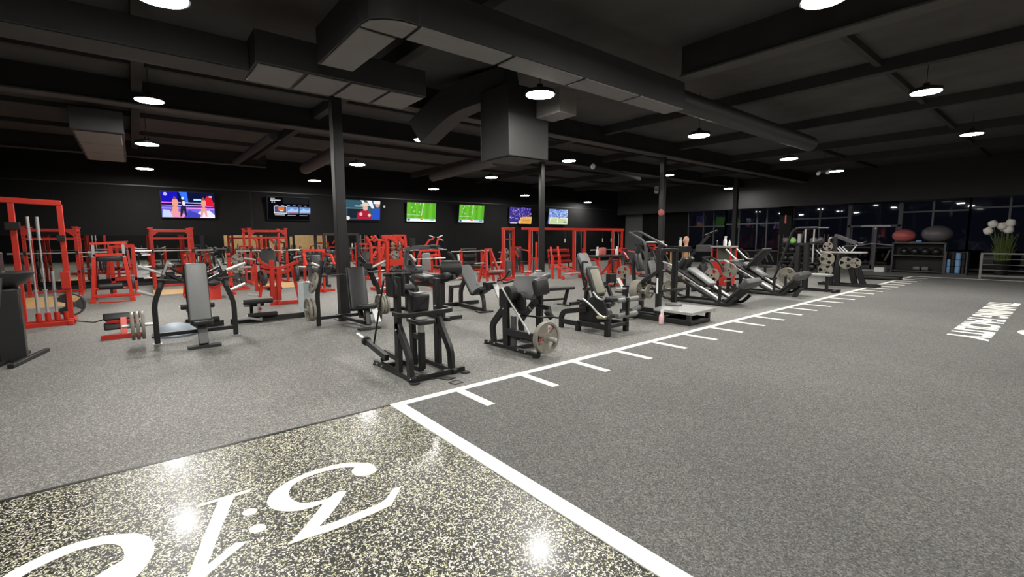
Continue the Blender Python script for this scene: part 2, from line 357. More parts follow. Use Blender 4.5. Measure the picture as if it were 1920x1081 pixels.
# ceiling
ceil = struct('ceiling', CEI, MB().box(XL-.2, XR+.2, YN-.2, YF+.2, ZC, ZC+.2), smooth=False)
for x, w, z in ((-5.2, .34, 4.47), (-8.55, .36, 4.47), (-16.3, .25, 4.47)):
    bm_ = struct('beam', BEK, MB().box(x-w/2+.06, x+w/2-.06, YN, YF if x > -16 else 2.4, z+.03, ZC), smooth=False)
    struct('bottom_flange', BEA, MB().box(x-w/2, x+w/2, YN, YF if x > -16 else 2.4, z, z+.03), bm_, smooth=False)  # flange paler than its beam: light on the underside is in the colour
for y in (-6.2, -1.6, 2.0, 9.4, 13.4, 17.6, 21.4):
    struct('purlin', BEP, MB().box(XL, XR, y-.09, y+.09, 4.74, ZC), smooth=False)
for x in (-14.2, -11.6, -7, -2.2, 1.6, 4.4, 7.2):
    struct('joist', BEP, MB().box(x-.05, x+.05, YN, YF, 4.86, ZC), smooth=False)
b = MB()
p0 = PZ(1262,156,4.47); p1 = PZ(1700,8,4.47); ym = (p0.y+p1.y)/2
bm_ = struct('beam', BEP, MB().box(-.4, XR, ym+.02, ym+.21, 4.49, ZC), smooth=False)
struct('bottom_flange', BEA, MB().box(-.4, XR, ym-.04, ym+.27, 4.46, 4.49), bm_, smooth=False)  # light on this underside is put into the flange colour as well
# steel columns
for i, (x, y, w, zt) in enumerate(((-5.30, 1.42, .20, 4.47), (-8.55, 10.05, .165, 4.5), (-5.30, 12.91, .17, 4.5), (-7.0, 22.1, .2, 4.6))):
    c = struct('column', BLK, MB().box(x-w/2, x+w/2, y-w/2, y+w/2, 0, zt), bevel=.012, smooth=False)
    struct('base_plate', BLK, MB().box(x-w*.8, x+w*.8, y-w*.8, y+w*.8, 0, .015), c)
# mirror along the foot of the left wall
struct('mirror', MIR, MB().box(XL+.004, XL+.012, -5.6, 8.95, .30, 1.84), wl, smooth=False)
struct('baseboard_left', BLK, MB().box(XL, XL+.02, YN, YF, 0, .12), smooth=False)
# ------------------------------------------------------------------ ducts
def duct(name, label, cat, loc, parts, group=None):
    t = Thing(name, label, cat, loc, group)
    for nm, m, fn in parts: fn(t.new(nm, m, bevel=.01))
    t.done()
def panels(mb, x0, x1, y0, y1, z, n, alongy=True, gap=.03):
    for i in range(n):
        if alongy: a = y0+(y1-y0)*i/n; mb.box(x0, x1, a+gap, a+(y1-y0)/n-gap, z-.025, z)
        else: a = x0+(x1-x0)*i/n; mb.box(a+gap, a+(x1-x0)/n-gap, y0, y1, z-.025, z)
duct('ceiling_duct', 'long rectangular ceiling duct with pale underside panels running over the turf edge line', 'duct', (-.75, 3, 4.02), [
    ('casing', DUC, lambda m: m.box(-.95, -.55, .75, 6.2, 4.03, 4.5)),
    ('elbow_casing', DUC, lambda m: m.prism([(-.95,.75,4.03),(-.55,.75,4.03),(-.56,.55,4.03),(-.63,.38,4.03),(-.75,.25,4.03),(-.95,.22,4.03)], (0,0,.47))),
    ('branch_casing', DUC, lambda m: m.box(-2.45, -.95, .22, .7, 4.03, 4.5)),
    ('underside_panel', DUB, lambda m: panels(m, -.95, -.55, .75, 6.2, 4.03, 4)),
    ('elbow_panel', DUB, lambda m: m.prism([(-.93,.73,4.0),(-.56,.73,4.0),(-.57,.55,4.0),(-.64,.39,4.0),(-.76,.26,4.0),(-.93,.23,4.0)], (0,0,.025))),
    ('branch_panel', DUB, lambda m: panels(m, -2.4, -.98, .24, .68, 4.03, 1, False)),
    ('round_pipe', DUC, lambda m: m.cyl((-.75, 6.2, 4.25), (-.75, 13.1, 4.25), .2, 24, .02))])
duct('ceiling_duct', 'second rectangular ceiling duct with pale underside panels left of the drop box', 'duct', (-3.3, -1, 4.02), [
    ('casing', DUC, lambda m: m.box(-3.75, -2.85, -.45, 2.1, 4.03, 4.45)),
    ('narrow_casing', DUC, lambda m: m.box(-3.70, -3.24, -5.5, -.45, 4.03, 4.4)), ('narrow_underside', BEA, lambda m: m.box(-3.68, -3.26, -5.5, -.45, 4.01, 4.03)),
    ('underside_panel', DUB, lambda m: (panels(m, -3.70, -2.9, .2, 2.1, 4.03, 3), panels(m, -3.70, -2.9, -.45, .2, 4.03, 1)))])
duct('drop_box', 'big square black sheet metal drop box hanging from the ceiling near the middle', 'duct', (-3, 4.1, 3.2), [
    ('casing', mat('black_sheet_metal', (.022,.022,.022), .45, .1), lambda m: m.box(-3.42, -2.53, 3.62, 4.62, 3.2, 4.5)),
    ('underside', BEA, lambda m: m.box(-3.36, -2.59, 3.68, 4.56, 3.18, 3.2)),
    ('elbow', DUC, lambda m: m.bar([(-3.0, 4.1, 4.7), (-4.3, 3.6, 4.55), (-5.2, 3.3, 4.0)], .55, .55, r=.5)),
    ('side_outlet', DUB, lambda m: m.box(-2.53, -1.9, 4.3, 4.75, 3.95, 4.4))])
duct('slatted_duct', 'short ceiling duct with three pale panels over the left racks', 'duct', (-11, -2.2, 4), [
    ('casing', DUC, lambda m: m.box(-14.3, -9.4, -2.75, -1.85, 4.03, 4.5)),
    ('underside_panel', DUB, lambda m: panels(m, -14.2, -9.5, -2.7, -1.9, 4.03, 3, False))])
for lab, a, e in (('round duct stub angling from the second beam behind the left column', (632,284), (572,316)), ('thin round duct stub left of the left column', (512,254), (442,304)), ('round duct stub below the drop box toward the screens', (930,300), (812,331)), ('thin round pipe duct ahead of the end grey wall', (1112,312), (1198,335))):
    p = PZ(*a, 4.15); e_ = PZ(*e, 4.15)
    single('round_duct', BEK if 'thin' in lab else BEA, MB().cyl((p.x, p.y, 4.15), (e_.x, e_.y, 4.15), .1 if 'thin' in lab else .19, 18, .01), lab, 'duct', (p.x, p.y, 4.15))
# ------------------------------------------------------------------ lamps
ROWN = {-15.4:'row beside the screen wall', -10.35:'row over the red racks', -5.8:'row over the left column', -1.5:'row along the turf edge', 2.5:'row over the turf', 7.0:'row beside the right wall'}
ORD = ['first','second','third','fourth','fifth','sixth']
LIGHTS = {-15.4:[-1.4, 3.97, 9.41, 15.16, 21.9], -10.35:[-1.44, 3.79, 9.05], -5.8:[-1.5, 3.63, 8.62, 14.03, 20.8], -1.5:[-1.52, 3.45, 8.45, 13.7, 18.0], 2.5:[3.57, 8.32, 13.36, -1.5, -6.5], 7.0:[-1.5, 3.6, 8.4, 13.4]}
MOVED = {(-15.4, 21.9):-16.8, (-5.8, 20.8):-6.77}
for x, ys in LIGHTS.items():
    for i, y in enumerate(ys):
        lab = 'round flat lamp, %s from the near end in the %s' % (ORD[i], ROWN[x]); row = x
        if row == 7 or y < 0 and row == 2.5: lab = 'round flat ceiling lamp over the %s, outside the view, number %s' % ('lobby' if y < 0 else 'right wall side', ORD[i])
        x = MOVED.get((row, y), row); z = 4.0
        if row > -6 and row != -1.5: k_ = (4.36-CAM.z)/(4.0-CAM.z); x = CAM.x+(x-CAM.x)*k_; y = CAM.y+(y-CAM.y)*k_; z = 4.36
        t = Thing('ceiling_lamp', lab, 'lamp', (x, y, z), 'round ceiling lamps')
        t.new('housing', BLK).lathe((x, y, z), (0,0,1), [(.20,.0), (.25,-.005), (.25,.05), (.14,.09), (.05,.12), (.05,.16)], 28)
        t.new('stem', BLK).cyl((x, y, z+.1), (x, y, ZC), .006, 6)
        t.new('lens', LAMP).lathe((x, y, z), (0,0,1), [(.225,-.010), (.225,-.006)], 28)
        t.done(); x = row
# ------------------------------------------------------------------ televisions
def tv(pxc, pyc, label, draw, seed=1):
    c = PX(pxc, pyc, -17.33); H, W, tilt = .94, 1.66, .13
    rr = random.Random(seed)
    def P(u, v, d=0): return Vector((-17.33+tilt*(v-.5)+d, c.y+(u-.5)*W, c.z+(v-.5)*H-d*.14))
    t = Thing('television', label, 'television', (-17.4, c.y, c.z), 'televisions on the black wall')
    f = t.new('bezel', BLK); f.prism([P(-.012,-.02), P(1.012,-.02), P(1.012,1.02), P(-.012,1.02)], (-.05, 0, .007))
    t.new('wall_bracket', BLK).box(XL+.013, -17.37, c.y-.2, c.y+.2, c.z-.2, c.z+.2)
    cols = []; s = MB()
    def put(col, pts):
        if col not in cols: cols.append(col)
        s.mi = cols.index(col); d = .003+.0006*(put.k); put.k += 1
        s.add([P(u, v, d) for u, v in pts], [tuple(range(len(pts)))])
    put.k = 0
    def R(col, u0, v0, u1, v1): put(col, [(u0,v0),(u1,v0),(u1,v1),(u0,v1)])
    def blob(col, u, v, a, b_): put(col, [(u+a*math.cos(x), v+b_*math.sin(x)) for x in [2*math.pi*i/14 for i in range(14)]])
    draw(R, blob, put, rr)
    t.q.append(['screen', None, s, None, 'lit television picture', 0, [sc(*k) for k in cols]]); t.done()
def boxing(R, B, P, r):
    R((20,18,70),0,0,1,1); R((28,22,190),0,.55,.32,1); R((15,20,60),.3,.6,.75,1); P((60,120,255),[(.33,1),(.42,.6),(.5,.6),(.48,1)]); B((190,190,250),.08,.9,.035,.07)
    R((110,108,225),0,0,1,.42); P((245,150,200),[(.05,0),(.2,.3),(.35,.2),(.5,0)]); P((240,235,250),[(.62,0),(.7,.25),(.9,.3),(1,.12),(1,0)]); P((70,70,190),[(.4,.0),(.5,.3),(.75,.1),(.7,0)]); P((200,215,255),[(0,0),(.02,.3),(.14,.28),(.2,.0)])
    for v in (.34,.45,.56): R((245,120,235),0,v,1,v+.035); R((250,240,255),.3,v+.03,.75,v+.04)
    P((225,30,45),[(.78,.62),(.86,.88),(.95,.86),(1,.5),(1,.45),(.8,.5)]); R((250,245,240),.9,.83,.96,.88); R((170,235,255),.6,.68,.75,.75)
    for u, w, col in ((.25,.075,(240,165,140)),(.40,.05,(40,40,60)),(.79,.06,(240,160,150))):
        B(col,u,.58,w*.8,.17); B((150,80,70) if u != .4 else (235,225,235),u-.005,.76,.025,.06); P(col,[(u-.05,.42),(u+.05,.42),(u+.06,.05),(u+.035,.05),(u,.3),(u-.04,.03),(u-.07,.03)])
    B((235,235,245),.41,.56,.03,.1)
def menu(R, B, P, r):
    R((7,8,12),0,0,1,1); R((30,30,34),.36,.72,.98,.98); R((210,212,218),.07,.83,.3,.88); R((170,172,178),.07,.92,.17,.95); R((200,200,205),.09,.75,.12,.79); R((200,200,205),.14,.75,.17,.79)
    for u in (.17,.31,.45,.59,.73,.86): R((200,200,205),u,.62,u+.07,.645)
    R((240,242,250),.14,.28,.45,.60); R((70,85,120),.155,.31,.435,.58); R((235,110,45),.24,.40,.38,.56); R((250,225,205),.27,.38,.36,.43)
    for u in (.46,.75): R((105,150,215),u,.28,u+.27,.58); P((170,200,235),[(u,.4),(u+.1,.52),(u+.2,.44),(u+.27,.55),(u+.27,.35),(u,.33)]); R((190,60,70),u+.03,.29,u+.26,.33); R((150,155,170),u,.19,u+.2,.22)
    R((190,190,195),.16,.2,.4,.235)
def fan(R, B, P, r):
    R((55,90,105),0,0,1,1); R((30,40,50),.05,.1,.5,.62); R((120,150,160),.0,.58,.5,.62); R((150,180,190),.25,.68,.5,.74); P((235,238,245),[(.42,1),(.55,.7),(.6,.7),(.5,1)]); P((240,242,250),[(.6,1),(.75,.62),(.82,.62),(.75,1)])
    P((45,85,190),[(.78,.05),(.75,.45),(.84,.62),(1,.6),(1,.05)]); B((220,170,150),.92,.8,.07,.12); R((230,235,245),.8,.85,1,1); P((175,35,60),[(.3,.06),(.34,.4),(.47,.52),(.65,.5),(.74,.3),(.74,.06)])
    B((230,180,160),.56,.63,.075,.13); B((235,225,200),.56,.78,.15,.045); B((225,210,180),.565,.83,.09,.08); R((150,30,45),.42,.2,.68,.24); B((240,200,185),.43,.32,.045,.08); B((240,200,185),.68,.28,.045,.08); R((20,24,45),0,0,1,.06); B((235,225,215),.06,.12,.06,.1)
def pitch(R, B, P, r):
    R((92,175,42),0,0,1,1)
    for i in range(4): R((108,190,52),.25*i,.12,.25*i+.125,1)
    R((235,245,225),.0,.33,.45,.345); P((225,240,215),[(.55,1),(.57,1),(.5,.3),(.485,.3)])
    for i in range(11): u = r.uniform(.08,.95); v = r.uniform(.3,.93); R(r.choice([(240,245,240),(60,90,40),(235,235,215)]),u,v,u+.016,v+.09)
    R((190,225,235),0,.02,1,.14); R((245,250,250),0,.0,1,.06); R((240,245,245),.12,.05,.6,.15); R((60,90,140),.02,.03,.1,.13); R((235,70,60),.46,.09,.56,.15); R((240,190,60),.5,.13,.54,.2); R((90,140,190),.82,.06,.95,.12)
def court(R, B, P, r):
    R((60,50,130),0,0,1,1)
    for i in range(230): u = r.uniform(0,.98); v = r.uniform(.28,.98); R(r.choice([(95,75,200),(45,35,95),(150,130,220),(120,90,190),(225,215,240),(70,55,160)]),u,v,u+.025,v+.05)
    P((235,180,95),[(.42,0),(.36,.12),(.55,.44),(1,.46),(1,0)]); P((225,165,80),[(.5,.06),(.6,.3),(.95,.32),(.95,.08)]); P((250,210,150),[(.42,0),(.36,.12),(.4,.14),(.48,.0)]); R((150,100,60),.5,.2,.9,.215); R((240,235,250),0,0,.32,.08)
    for i in range(8): u = r.uniform(.5,.92); v = r.uniform(.08,.36); R((190,130,60),u,v,u+.02,v+.08)
def tennis(R, B, P, r):
    R((120,150,215),0,0,1,1)
    for i in range(170): u = r.uniform(0,.97); v = r.uniform(.48,.96); R(r.choice([(90,130,215),(180,205,245),(230,238,250),(110,110,170),(70,100,180)]),u,v,u+.03,v+.05)
    R((225,225,205),0,0,1,.46); P((195,210,160),[(0,.05),(.1,.38),(.9,.38),(1,.05)]); R((235,240,230),0,.40,1,.44); R((250,250,245),.42,.12,.46,.34); R((60,70,120),.5,.38,.53,.5); R((120,140,150),.78,.1,.9,.2); R((40,60,130),.3,.93,.5,1)
tv(353.5,384,'television showing boxers in a blue and purple ring',boxing,1)
tv(542,391,'television showing a black menu with three picture tiles',menu,2)
tv(681,394.5,'television showing a seated spectator with a hat and red shirt',fan,3)
tv(790.5,397.5,'green football pitch television nearer the left column, beside the spectator screen',pitch,4)
tv(884.5,400.5,'green football pitch television farther along, next to the basketball screen',pitch,9)
tv(975,404,'television showing a purple crowd above an orange basketball court',court,6)
tv(1046,406,'small looking television at the end with blue crowd and pale court',tennis,7)
# ------------------------------------------------------------------ foreground machines
_pl = []
def plates(c, axis, n, label, R=.225, m=None, t=.036, gap=.002, num=False, group=None, rot=.4):
    d = V(axis).normalized()
    for i in range(n):
        p = V(c)-d*(i*(t+gap)); T = Thing('weight_plate', label if n == 1 else '%s, %s' % (label, ['outermost','innermost' if n == 2 else 'second','innermost'][i]), 'weight plate', p, group)
        T.new('disc', m or PLT).plate(p, d, R, t, 3, rot if num else rot+.5*i)
        if num and i == 0:
            _, a, b2 = frame(d)
            for ang, rr in ((1.92, 0), (6.11, 0)):
                k = T.new('numeral', CRM); cc = p+d*(t/2+.0)
                rad = a*math.cos(ang)+b2*math.sin(ang); tan = rad.cross(d)
                text_on(k, '45', lambda u, v: cc+rad*(.10+v)+tan*(u-.045)+d*.0012, .09, .065, .02)
        T.done()
def bolt(mb, p, axis=(0,-1,0), r=.011): mb.cyl(p, V(p)+V(axis)*.014, r, 8)
# ---- standing lateral machine nearest the camera
yl, yr, ym = .52, 1.08, .80
t = Thing('lateral_raise_machine', 'tall black shoulder machine standing at the front next to the turf corner', 'gym machine', (-.9, .8, 0))
for y in (yl, yr): t.new('base_rail', BLK, bevel=.006).bar([(-1.58,y,.04),(-.46,y,.04)], .06, .05)
t.new('cross_rail', BLK, bevel=.006).bar([(-.52,yl-.05,.04),(-.52,yr+.16,.04)], .06, .05)
t.new('cross_rail', BLK, bevel=.006).bar([(-1.28,yl,.04),(-1.28,yr,.04)], .06, .05)
t.new('centre_rail', BLK, bevel=.006).bar([(-1.28,ym,.05),(-.8,ym,.05)], .07, .05)
t.new('upright', BLK, bevel=.006).bar([(-.865,yl,.05),(-.85,yl,1.22)], .055, .11)
t.new('upright', BLK, bevel=.006).bar([(-.885,yr,.05),(-.89,yr,1.17)], .055, .11)
for y in (yl, yr): t.new('front_leg', BLK, bevel=.006).bar([(-.56,y,.05),(-.575,y,.29),(-.87,y,.66)], .055, .1, r=.09)
t.new('rear_arch', BLK, bevel=.006).bar([(-1.50,yl+.07,.05),(-1.47,yl+.07,.19),(-1.0,yl+.07,.17)], .05, .07, r=.09)
t.new('front_handle', BLK, bevel=.006).bar([(-.86,yl-.05,.78),(-.6,yl-.05,.78),(-.6,yr+.07,.79),(-.83,yr+.07,.79)], .055, .05, r=.12)
s_ = t.new('chest_pad', VIN); s_.pad((-.84,ym,.895), (0,1,0), (.15,0,1), .24, .24, .15, .045)
t.new('pad_arm', BLK, bevel=.005).bar([(-1.05,.74,1.04),(-.98,.78,.93),(-1.03,.8,.66)], .06, .08)
t.new('roller_pad', VIN).cyl((-1.06,.62,1.04), (-1.06,.84,1.04), .065, 20, .015)
t.new('seat', VIN).pad((-.80,ym,.665), (1,0,0), (0,1,0), .36, .25, .06, .02)
t.new('seat_post', BLK, bevel=.005).bar([(-.80,ym,.05),(-.80,ym,.52)], .07, .07)
t.new('seat_tube', CHR, label='steel seat tube').bar([(-.80,ym,.5),(-.80,ym,.63)], .06, .06)
t.new('back_post', BLK, bevel=.005).bar([(-1.0,ym,.05),(-1.04,ym,.66)], .06, .09)
t.new('back_brace', BLK, bevel=.004).bar([(-1.02,ym,.45),(-.8,ym,.45)], .05, .07)
p = t.new('pivot_housing', BLK, bevel=.006); p.box(-1.01,-.80,yl-.075,yl-.045,.98,1.26).box(-1.01,-.80,yl+.05,yl+.08,.98,1.26)
t.new('cam_arm', BLK, bevel=.005).bar([(-.84,.47,1.22),(-.79,.47,1.12),(-.79,.47,1.0)], .03, .05)
p = t.new('top_tube', BLK); p.cyl((-.86,yl-.16,1.25), (-.86,.70,1.25), .02, 14)
t.new('link_rod', BLK).tube([(-1.0,yl-.10,1.17),(-1.37,yl-.10,.33)], .012, 10)
t.new('weight_arm', BLK, bevel=.006).bar([(-.98,yl-.10,.22),(-1.60,yl-.10,.32)], .06, .075)
t.new('collar', RUB).cyl((-1.60,yl-.10,.32), (-1.645,yl-.10,.328), .062, 20, .008)
t.new('weight_horn', CHR, label='steel weight horn').cyl((-1.64,yl-.10,.326), (-1.93,yl-.10,.365), .025, 16, .004)
p = t.new('bolts', ZNC)
for x, z in ((-.84,.58),(-.84,.76),(-.5,.05),(-1.45,.04),(-1.3,.04)): bolt(p, (x, yl-.03, z))
for x, z in ((-.87,.62),(-.87,.82)): bolt(p, (x, yr-.03, z)); 
p = t.new('foot', RUB); p.cyl((-.46,yl,0),(-.46,yl,.015),.06,16); p.cyl((-.46,yr+.14,0),(-.46,yr+.14,.015),.06,16); p.cyl((-1.55,yl,0),(-1.55,yl,.015),.05,16)
p.cyl((-1.5,yr,0),(-1.5,yr,.015),.05,16)
t.done()
# ---- kneeling leg curl machine with plates beside the turf line
yl, yr = 2.38, 2.96
t = Thing('leg_curl_machine', 'black kneeling leg curl machine with grey slanted pad beside the turf line', 'gym machine', (-1.0, 2.65, 0))
t.new('base_rail', BLK, bevel=.006).bar([(-1.62,yl,.04),(-.36,yl,.04)], .06, .05); t.new('base_rail', BLK, bevel=.006).bar([(-1.62,yr,.04),(-.85,yr,.04)], .06, .05)
for x in (-1.45,-.92): t.new('cross_rail', BLK, bevel=.006).bar([(x,yl,.04),(x,yr,.04)], .06, .05)
t.new('upright', BLK, bevel=.006).bar([(-1.08,yl,.05),(-1.10,yl,.66)], .06, .12); t.new('upright', BLK, bevel=.006).bar([(-.98,yr,.05),(-.98,yr,.85)], .06, .12)
t.new('upright_liner', DRK, bevel=.004).bar([(-.95,yl+.03,.05),(-.95,yl+.03,.52)], .05, .09)
for y in (yl, yr): t.new('rear_leg', BLK, bevel=.006).bar([(-1.40,y,.05),(-1.44,y,.33),(-1.10,y,.66)], .055, .1, r=.09)
t.new('front_stand', BLK, bevel=.006).bar([(-1.06,yl+.07,.22),(-.60,yl+.07,.25),(-.44,yl+.07,.16),(-.42,yl+.07,.05)], .055, .07, r=.1)
p = t.new('pivot_housing', BLK, bevel=.008); p.box(-1.20,-1.0,yl-.05,yl+.05,.64,.92); p.cyl((-1.02,yl-.04,.84),(-1.02,yl+.08,.84),.13,24,.01)
t.new('cam_disc', BLK).cyl((-.92,yl+.1,.72),(-.92,yl+.14,.72),.15,24,.01)
t.new('chest_pad', VIM, label='grey slanted pad').pad((-.93,2.62,.935), (1,0,.03), (-.08,.36,.80), .54, .36, .08, .018)
t.new('end_pad', VIN).pad((-.585,2.62,.975), (.1,1,.1), (-.18,0,1), .26, .25, .10, .04)
t.new('pad_frame', BLK, bevel=.005).bar([(-1.18,2.68,.86),(-.6,2.72,.88)], .1, .07); t.new('pad_post', BLK, bevel=.005).bar([(-.98,2.72,.86),(-.98,2.95,.6)], .07, .08)
t.new('elbow_pad', VIM).pad((-1.15,3.12,1.06), (.9,-.2,.0), (.1,.9,.3), .42, .2, .09, .03)
for y in (3.0, 3.22): t.new('hand_grip', CHR, label='steel hand grip').tube([(-1.4,y,1.0),(-1.38,y,1.13),(-1.22,y,1.14)], .014, 10, .04)
t.new('grip_bar', BLK).tube([(-1.3,2.5,.98),(-1.36,2.9,1.02),(-1.2,3.25,1.03)], .018, 10, .06)
t.new('roller_arm', BLK, bevel=.005).bar([(-.98,yr-.04,.62),(-.72,yr-.06,.62),(-.68,yr-.06,.5)], .05, .07)
t.new('adjuster', RUB).cyl((-.70,2.84,.58),(-.66,2.92,.47),.05,14,.01)
t.new('release_handle', BLK).tube([(-.95,2.55,.52),(-.66,2.72,.5),(-.55,2.78,.52),(-.40,2.8,.52)], .014, 10, .03)
t.new('curved_arm', BLK, bevel=.005).bar([(-1.0,yl+.05,.8),(-.98,yl+.06,.62),(-.8,yl+.1,.57),(-.66,yl+.1,.66)], .035, .06, r=.1)
t.new('link_rod', CHR, label='steel link rod').tube([(-1.10,yl-.07,.94),(-.50,yl-.05,.33)], .014, 10)
t.new('weight_arm', BLK, bevel=.006).bar([(-1.08,yl-.02,.28),(-.40,yl-.02,.29)], .06, .10)
t.new('weight_horn', CHR, label='steel weight horn').cyl((-.42,yl+.08,.295),(-.10,yl+.08,.295),.025,16,.004)
p = t.new('bolts', ZNC)
for x, z in ((-1.07,.25),(-1.5,.05),(-1.35,.05),(-.78,.05),(-.62,.05),(-1.12,.62),(-1.14,.9)): bolt(p, (x, yl-.03 if z > .2 else yl-.03, z))
p = t.new('foot', RUB)
for x, y in ((-1.58,yl),(-.42,yl),(-1.58,yr),(-.9,yr)): p.cyl((x,y,0),(x,y,.015),.055,14)
t.done()
plates((-.28,yl+.08,.295), (1,0,0), 2, 'grey plate with red 45 marking on the leg curl machine by the turf', num=True, rot=.31)
# ---- seated leg extension
yl, yr = 4.22, 4.85
t = Thing('leg_extension_machine', 'black leg extension seat with tall narrow black backrest beside the turf line', 'gym machine', (-1.2, 4.5, 0))
t.new('side_arch', BLK, bevel=.006).bar([(-1.74,yl,0),(-1.74,yl,.30),(-1.12,yl,.42)], .06, .09, r=.14)
t.new('side_arch', BLK, bevel=.006).bar([(-1.74,yr,0),(-1.74,yr,.30),(-1.12,yr,.42)], .06, .09, r=.14)
t.new('base_rail', BLK, bevel=.006).bar([(-1.72,yl,.13),(-1.25,yl,.13)], .06, .09); t.new('base_rail', BLK, bevel=.006).bar([(-1.72,yr,.13),(-.7,yr,.13)], .06, .09)
t.new('front_rail', BLK, bevel=.006).bar([(-1.32,yl,.15),(-.62,yl,.15)], .06, .09)
t.new('front_post', BLK, bevel=.006).bar([(-.65,yl,0),(-.65,yl,.27)], .08, .09); t.new('short_post', BLK, bevel=.006).bar([(-1.32,yl,0),(-1.32,yl,.15)], .08, .08); t.new('rear_post', BLK, bevel=.006).bar([(-.75,yr,0),(-.75,yr,.25)], .08, .08)
t.new('cross_rail', BLK, bevel=.006).bar([(-.65,yl,.17),(-.75,yr,.15)], .06, .08); t.new('cross_rail', BLK, bevel=.006).bar([(-1.3,yl,.14),(-1.3,yr,.14)], .06, .08)
t.new('centre_column', BLK, bevel=.008).prism([(-1.34,yl+.04,.10),(-1.02,yl+.04,.12),(-.98,yl+.04,.5),(-1.1,yl+.04,.6),(-1.34,yl+.04,.48)], (0,.22,0))
t.new('side_plate', BLK, bevel=.006).prism([(-1.08,yl,.62),(-.90,yl,.68),(-.78,yl,.66),(-.62,yl,.30),(-.80,yl,.27),(-1.0,yl,.45)], (0,.05,0))
t.new('backrest', VIN).pad((-1.09,4.42,.90), (0,1,0), (-.42,0,1), .32, .56, .08, .03)
t.new('backrest_reflection', VIR, label='painted lamp reflection on the backrest').pad((-1.057,4.42,.905), (0,1,0), (-.42,0,1), .23, .45, .03, .012)  # tan piece stands for lamps mirrored in the black vinyl
t.new('back_post', BLK, bevel=.005).bar([(-1.28,4.42,1.05),(-1.06,4.42,.5)], .07, .05); t.new('rear_strut', BLK, bevel=.005).bar([(-1.42,4.5,.42),(-1.38,4.5,.72),(-1.16,4.45,.78)], .05, .05, r=.06)
t.new('seat', VIN).pad((-.82,4.5,.60), (1,0,.12), (0,1,0), .42, .40, .09, .03)
for z, x in ((.60,-.60),(.33,-.62)): t.new('roller_pad', VIG).cyl((x,4.42,z),(x,4.98,z),.045,20,.012)
t.new('roller_arm', BLK, bevel=.005).bar([(-.72,4.62,.62),(-.55,4.62,.62),(-.55,4.62,.34)], .05, .05)
t.new('pull_lever', CHR, label='steel pull lever').tube([(-1.16,yl-.05,.60),(-1.0,yl-.05,.52),(-.78,yl-.06,.36),(-.66,yl-.06,.33)], .018, 12, .08)
t.new('side_handle', CHR, label='steel side handle').tube([(-.95,yl-.03,.74),(-.85,yl-.03,.64),(-.72,yl-.03,.62),(-.67,yl-.03,.75)], .016, 10, .05)
t.new('weight_horn', mat('yellow_zinc', (.5,.47,.3), .35, .4), label='yellowish weight horn').cyl((-.86,yl-.02,.31),(-.62,yl-.02,.33),.03,16,.004)
t.new('horn_cap', RUB).cyl((-.63,yl-.02,.33),(-.58,yl-.02,.333),.05,16,.006)
t.done()
# ---- incline chest press with plate pegs, left foreground
t = Thing('chest_press_machine', 'black plate loaded incline press with grey backrest and empty steel pegs, left foreground', 'gym machine', (-4.8, -1.14, 0))
XP = -5.0
t.new('cross_rail', BLK, bevel=.006).bar([(XP,-1.70,.15),(XP,-.60,.15)], .06, .07)
t.new('frame_leg', BLK, bevel=.006).bar([(XP,-1.70,.0),(XP,-1.70,.66),(XP,-1.56,1.04)], .06, .075, r=.12)
t.new('frame_leg', BLK, bevel=.006).bar([(XP,-.60,.0),(XP,-.60,.60),(XP,-.74,1.0)], .06, .075, r=.12)
t.new('press_arm', DRK, bevel=.006).bar([(XP+.01,-1.62,.92),(XP+.02,-1.48,1.34)], .05, .06); t.new('press_arm', DRK, bevel=.006).bar([(XP+.01,-.68,.88),(XP+.02,-.78,1.34)], .05, .06)
t.new('arm_cover', CHR, label='steel arm face').bar([(XP+.05,-1.555,1.12),(XP+.05,-1.475,1.34)], .03, .05); t.new('arm_cover', CHR, label='steel arm face').bar([(XP+.05,-.72,1.14),(XP+.05,-.79,1.34)], .03, .05)
for a, e in (((XP,-1.53,1.12),(XP,-1.86,1.27)),((XP,-1.66,.78),(XP,-1.90,.88)),((XP,-.70,1.14),(XP,-.38,1.26)),((XP,-.64,.80),(XP,-.40,.90)),((XP,-1.72,.34),(XP,-2.12,.34))):
    t.new('weight_peg', CHR, label='steel weight peg').cyl(a, e, .025, 16, .004)
for s_, y in ((1,-1.40),(-1,-.80)):
    t.new('press_handle', DRK).tube([(XP+.06,y+.12*s_,1.02),(XP+.10,y-.05*s_,1.03),(XP+.12,y-.24*s_,1.04)] if 0 else [(XP+.08,y-.24*s_,1.05),(XP+.10,y+.02*s_,1.02),(XP+.05,y+.08*s_,1.06)], .017, 10, .04)
    t.new('arm_link', BLK, bevel=.005).bar([(XP+.05,y-.08*s_,1.12),(-4.85,-1.14-.12*s_,.98)], .05, .05); t.new('arm_link', BLK, bevel=.005).bar([(XP+.05,y-.05*s_,1.22),(-4.9,-1.14-.1*s_,1.08)], .04, .04)
    p = t.new('pivot_block', BLK, bevel=.006); p.cbox((XP+.02,y-.06*s_,1.10),.10,.12,.14)
t.new('backrest', VIG, label='grey backrest').pad((-4.62,-1.14,.83), (0,1,0), (-.24,0,1), .29, .96, .08, .03)
t.new('backrest_shell', BLK).pad((-4.675,-1.14,.82), (0,1,0), (-.24,0,1), .32, .98, .05, .02)
t.new('back_post', BLK, bevel=.006).bar([(-4.78,-1.14,1.0),(-4.62,-1.14,.18)], .08, .08)
t.new('seat', VIN).pad((-4.36,-1.14,.385), (1,0,.1), (0,1,0), .32, .30, .09, .035)
t.new('seat_post', DRK, bevel=.006).bar([(-4.40,-1.14,.33),(-4.28,-1.14,.05)], .13, .07)
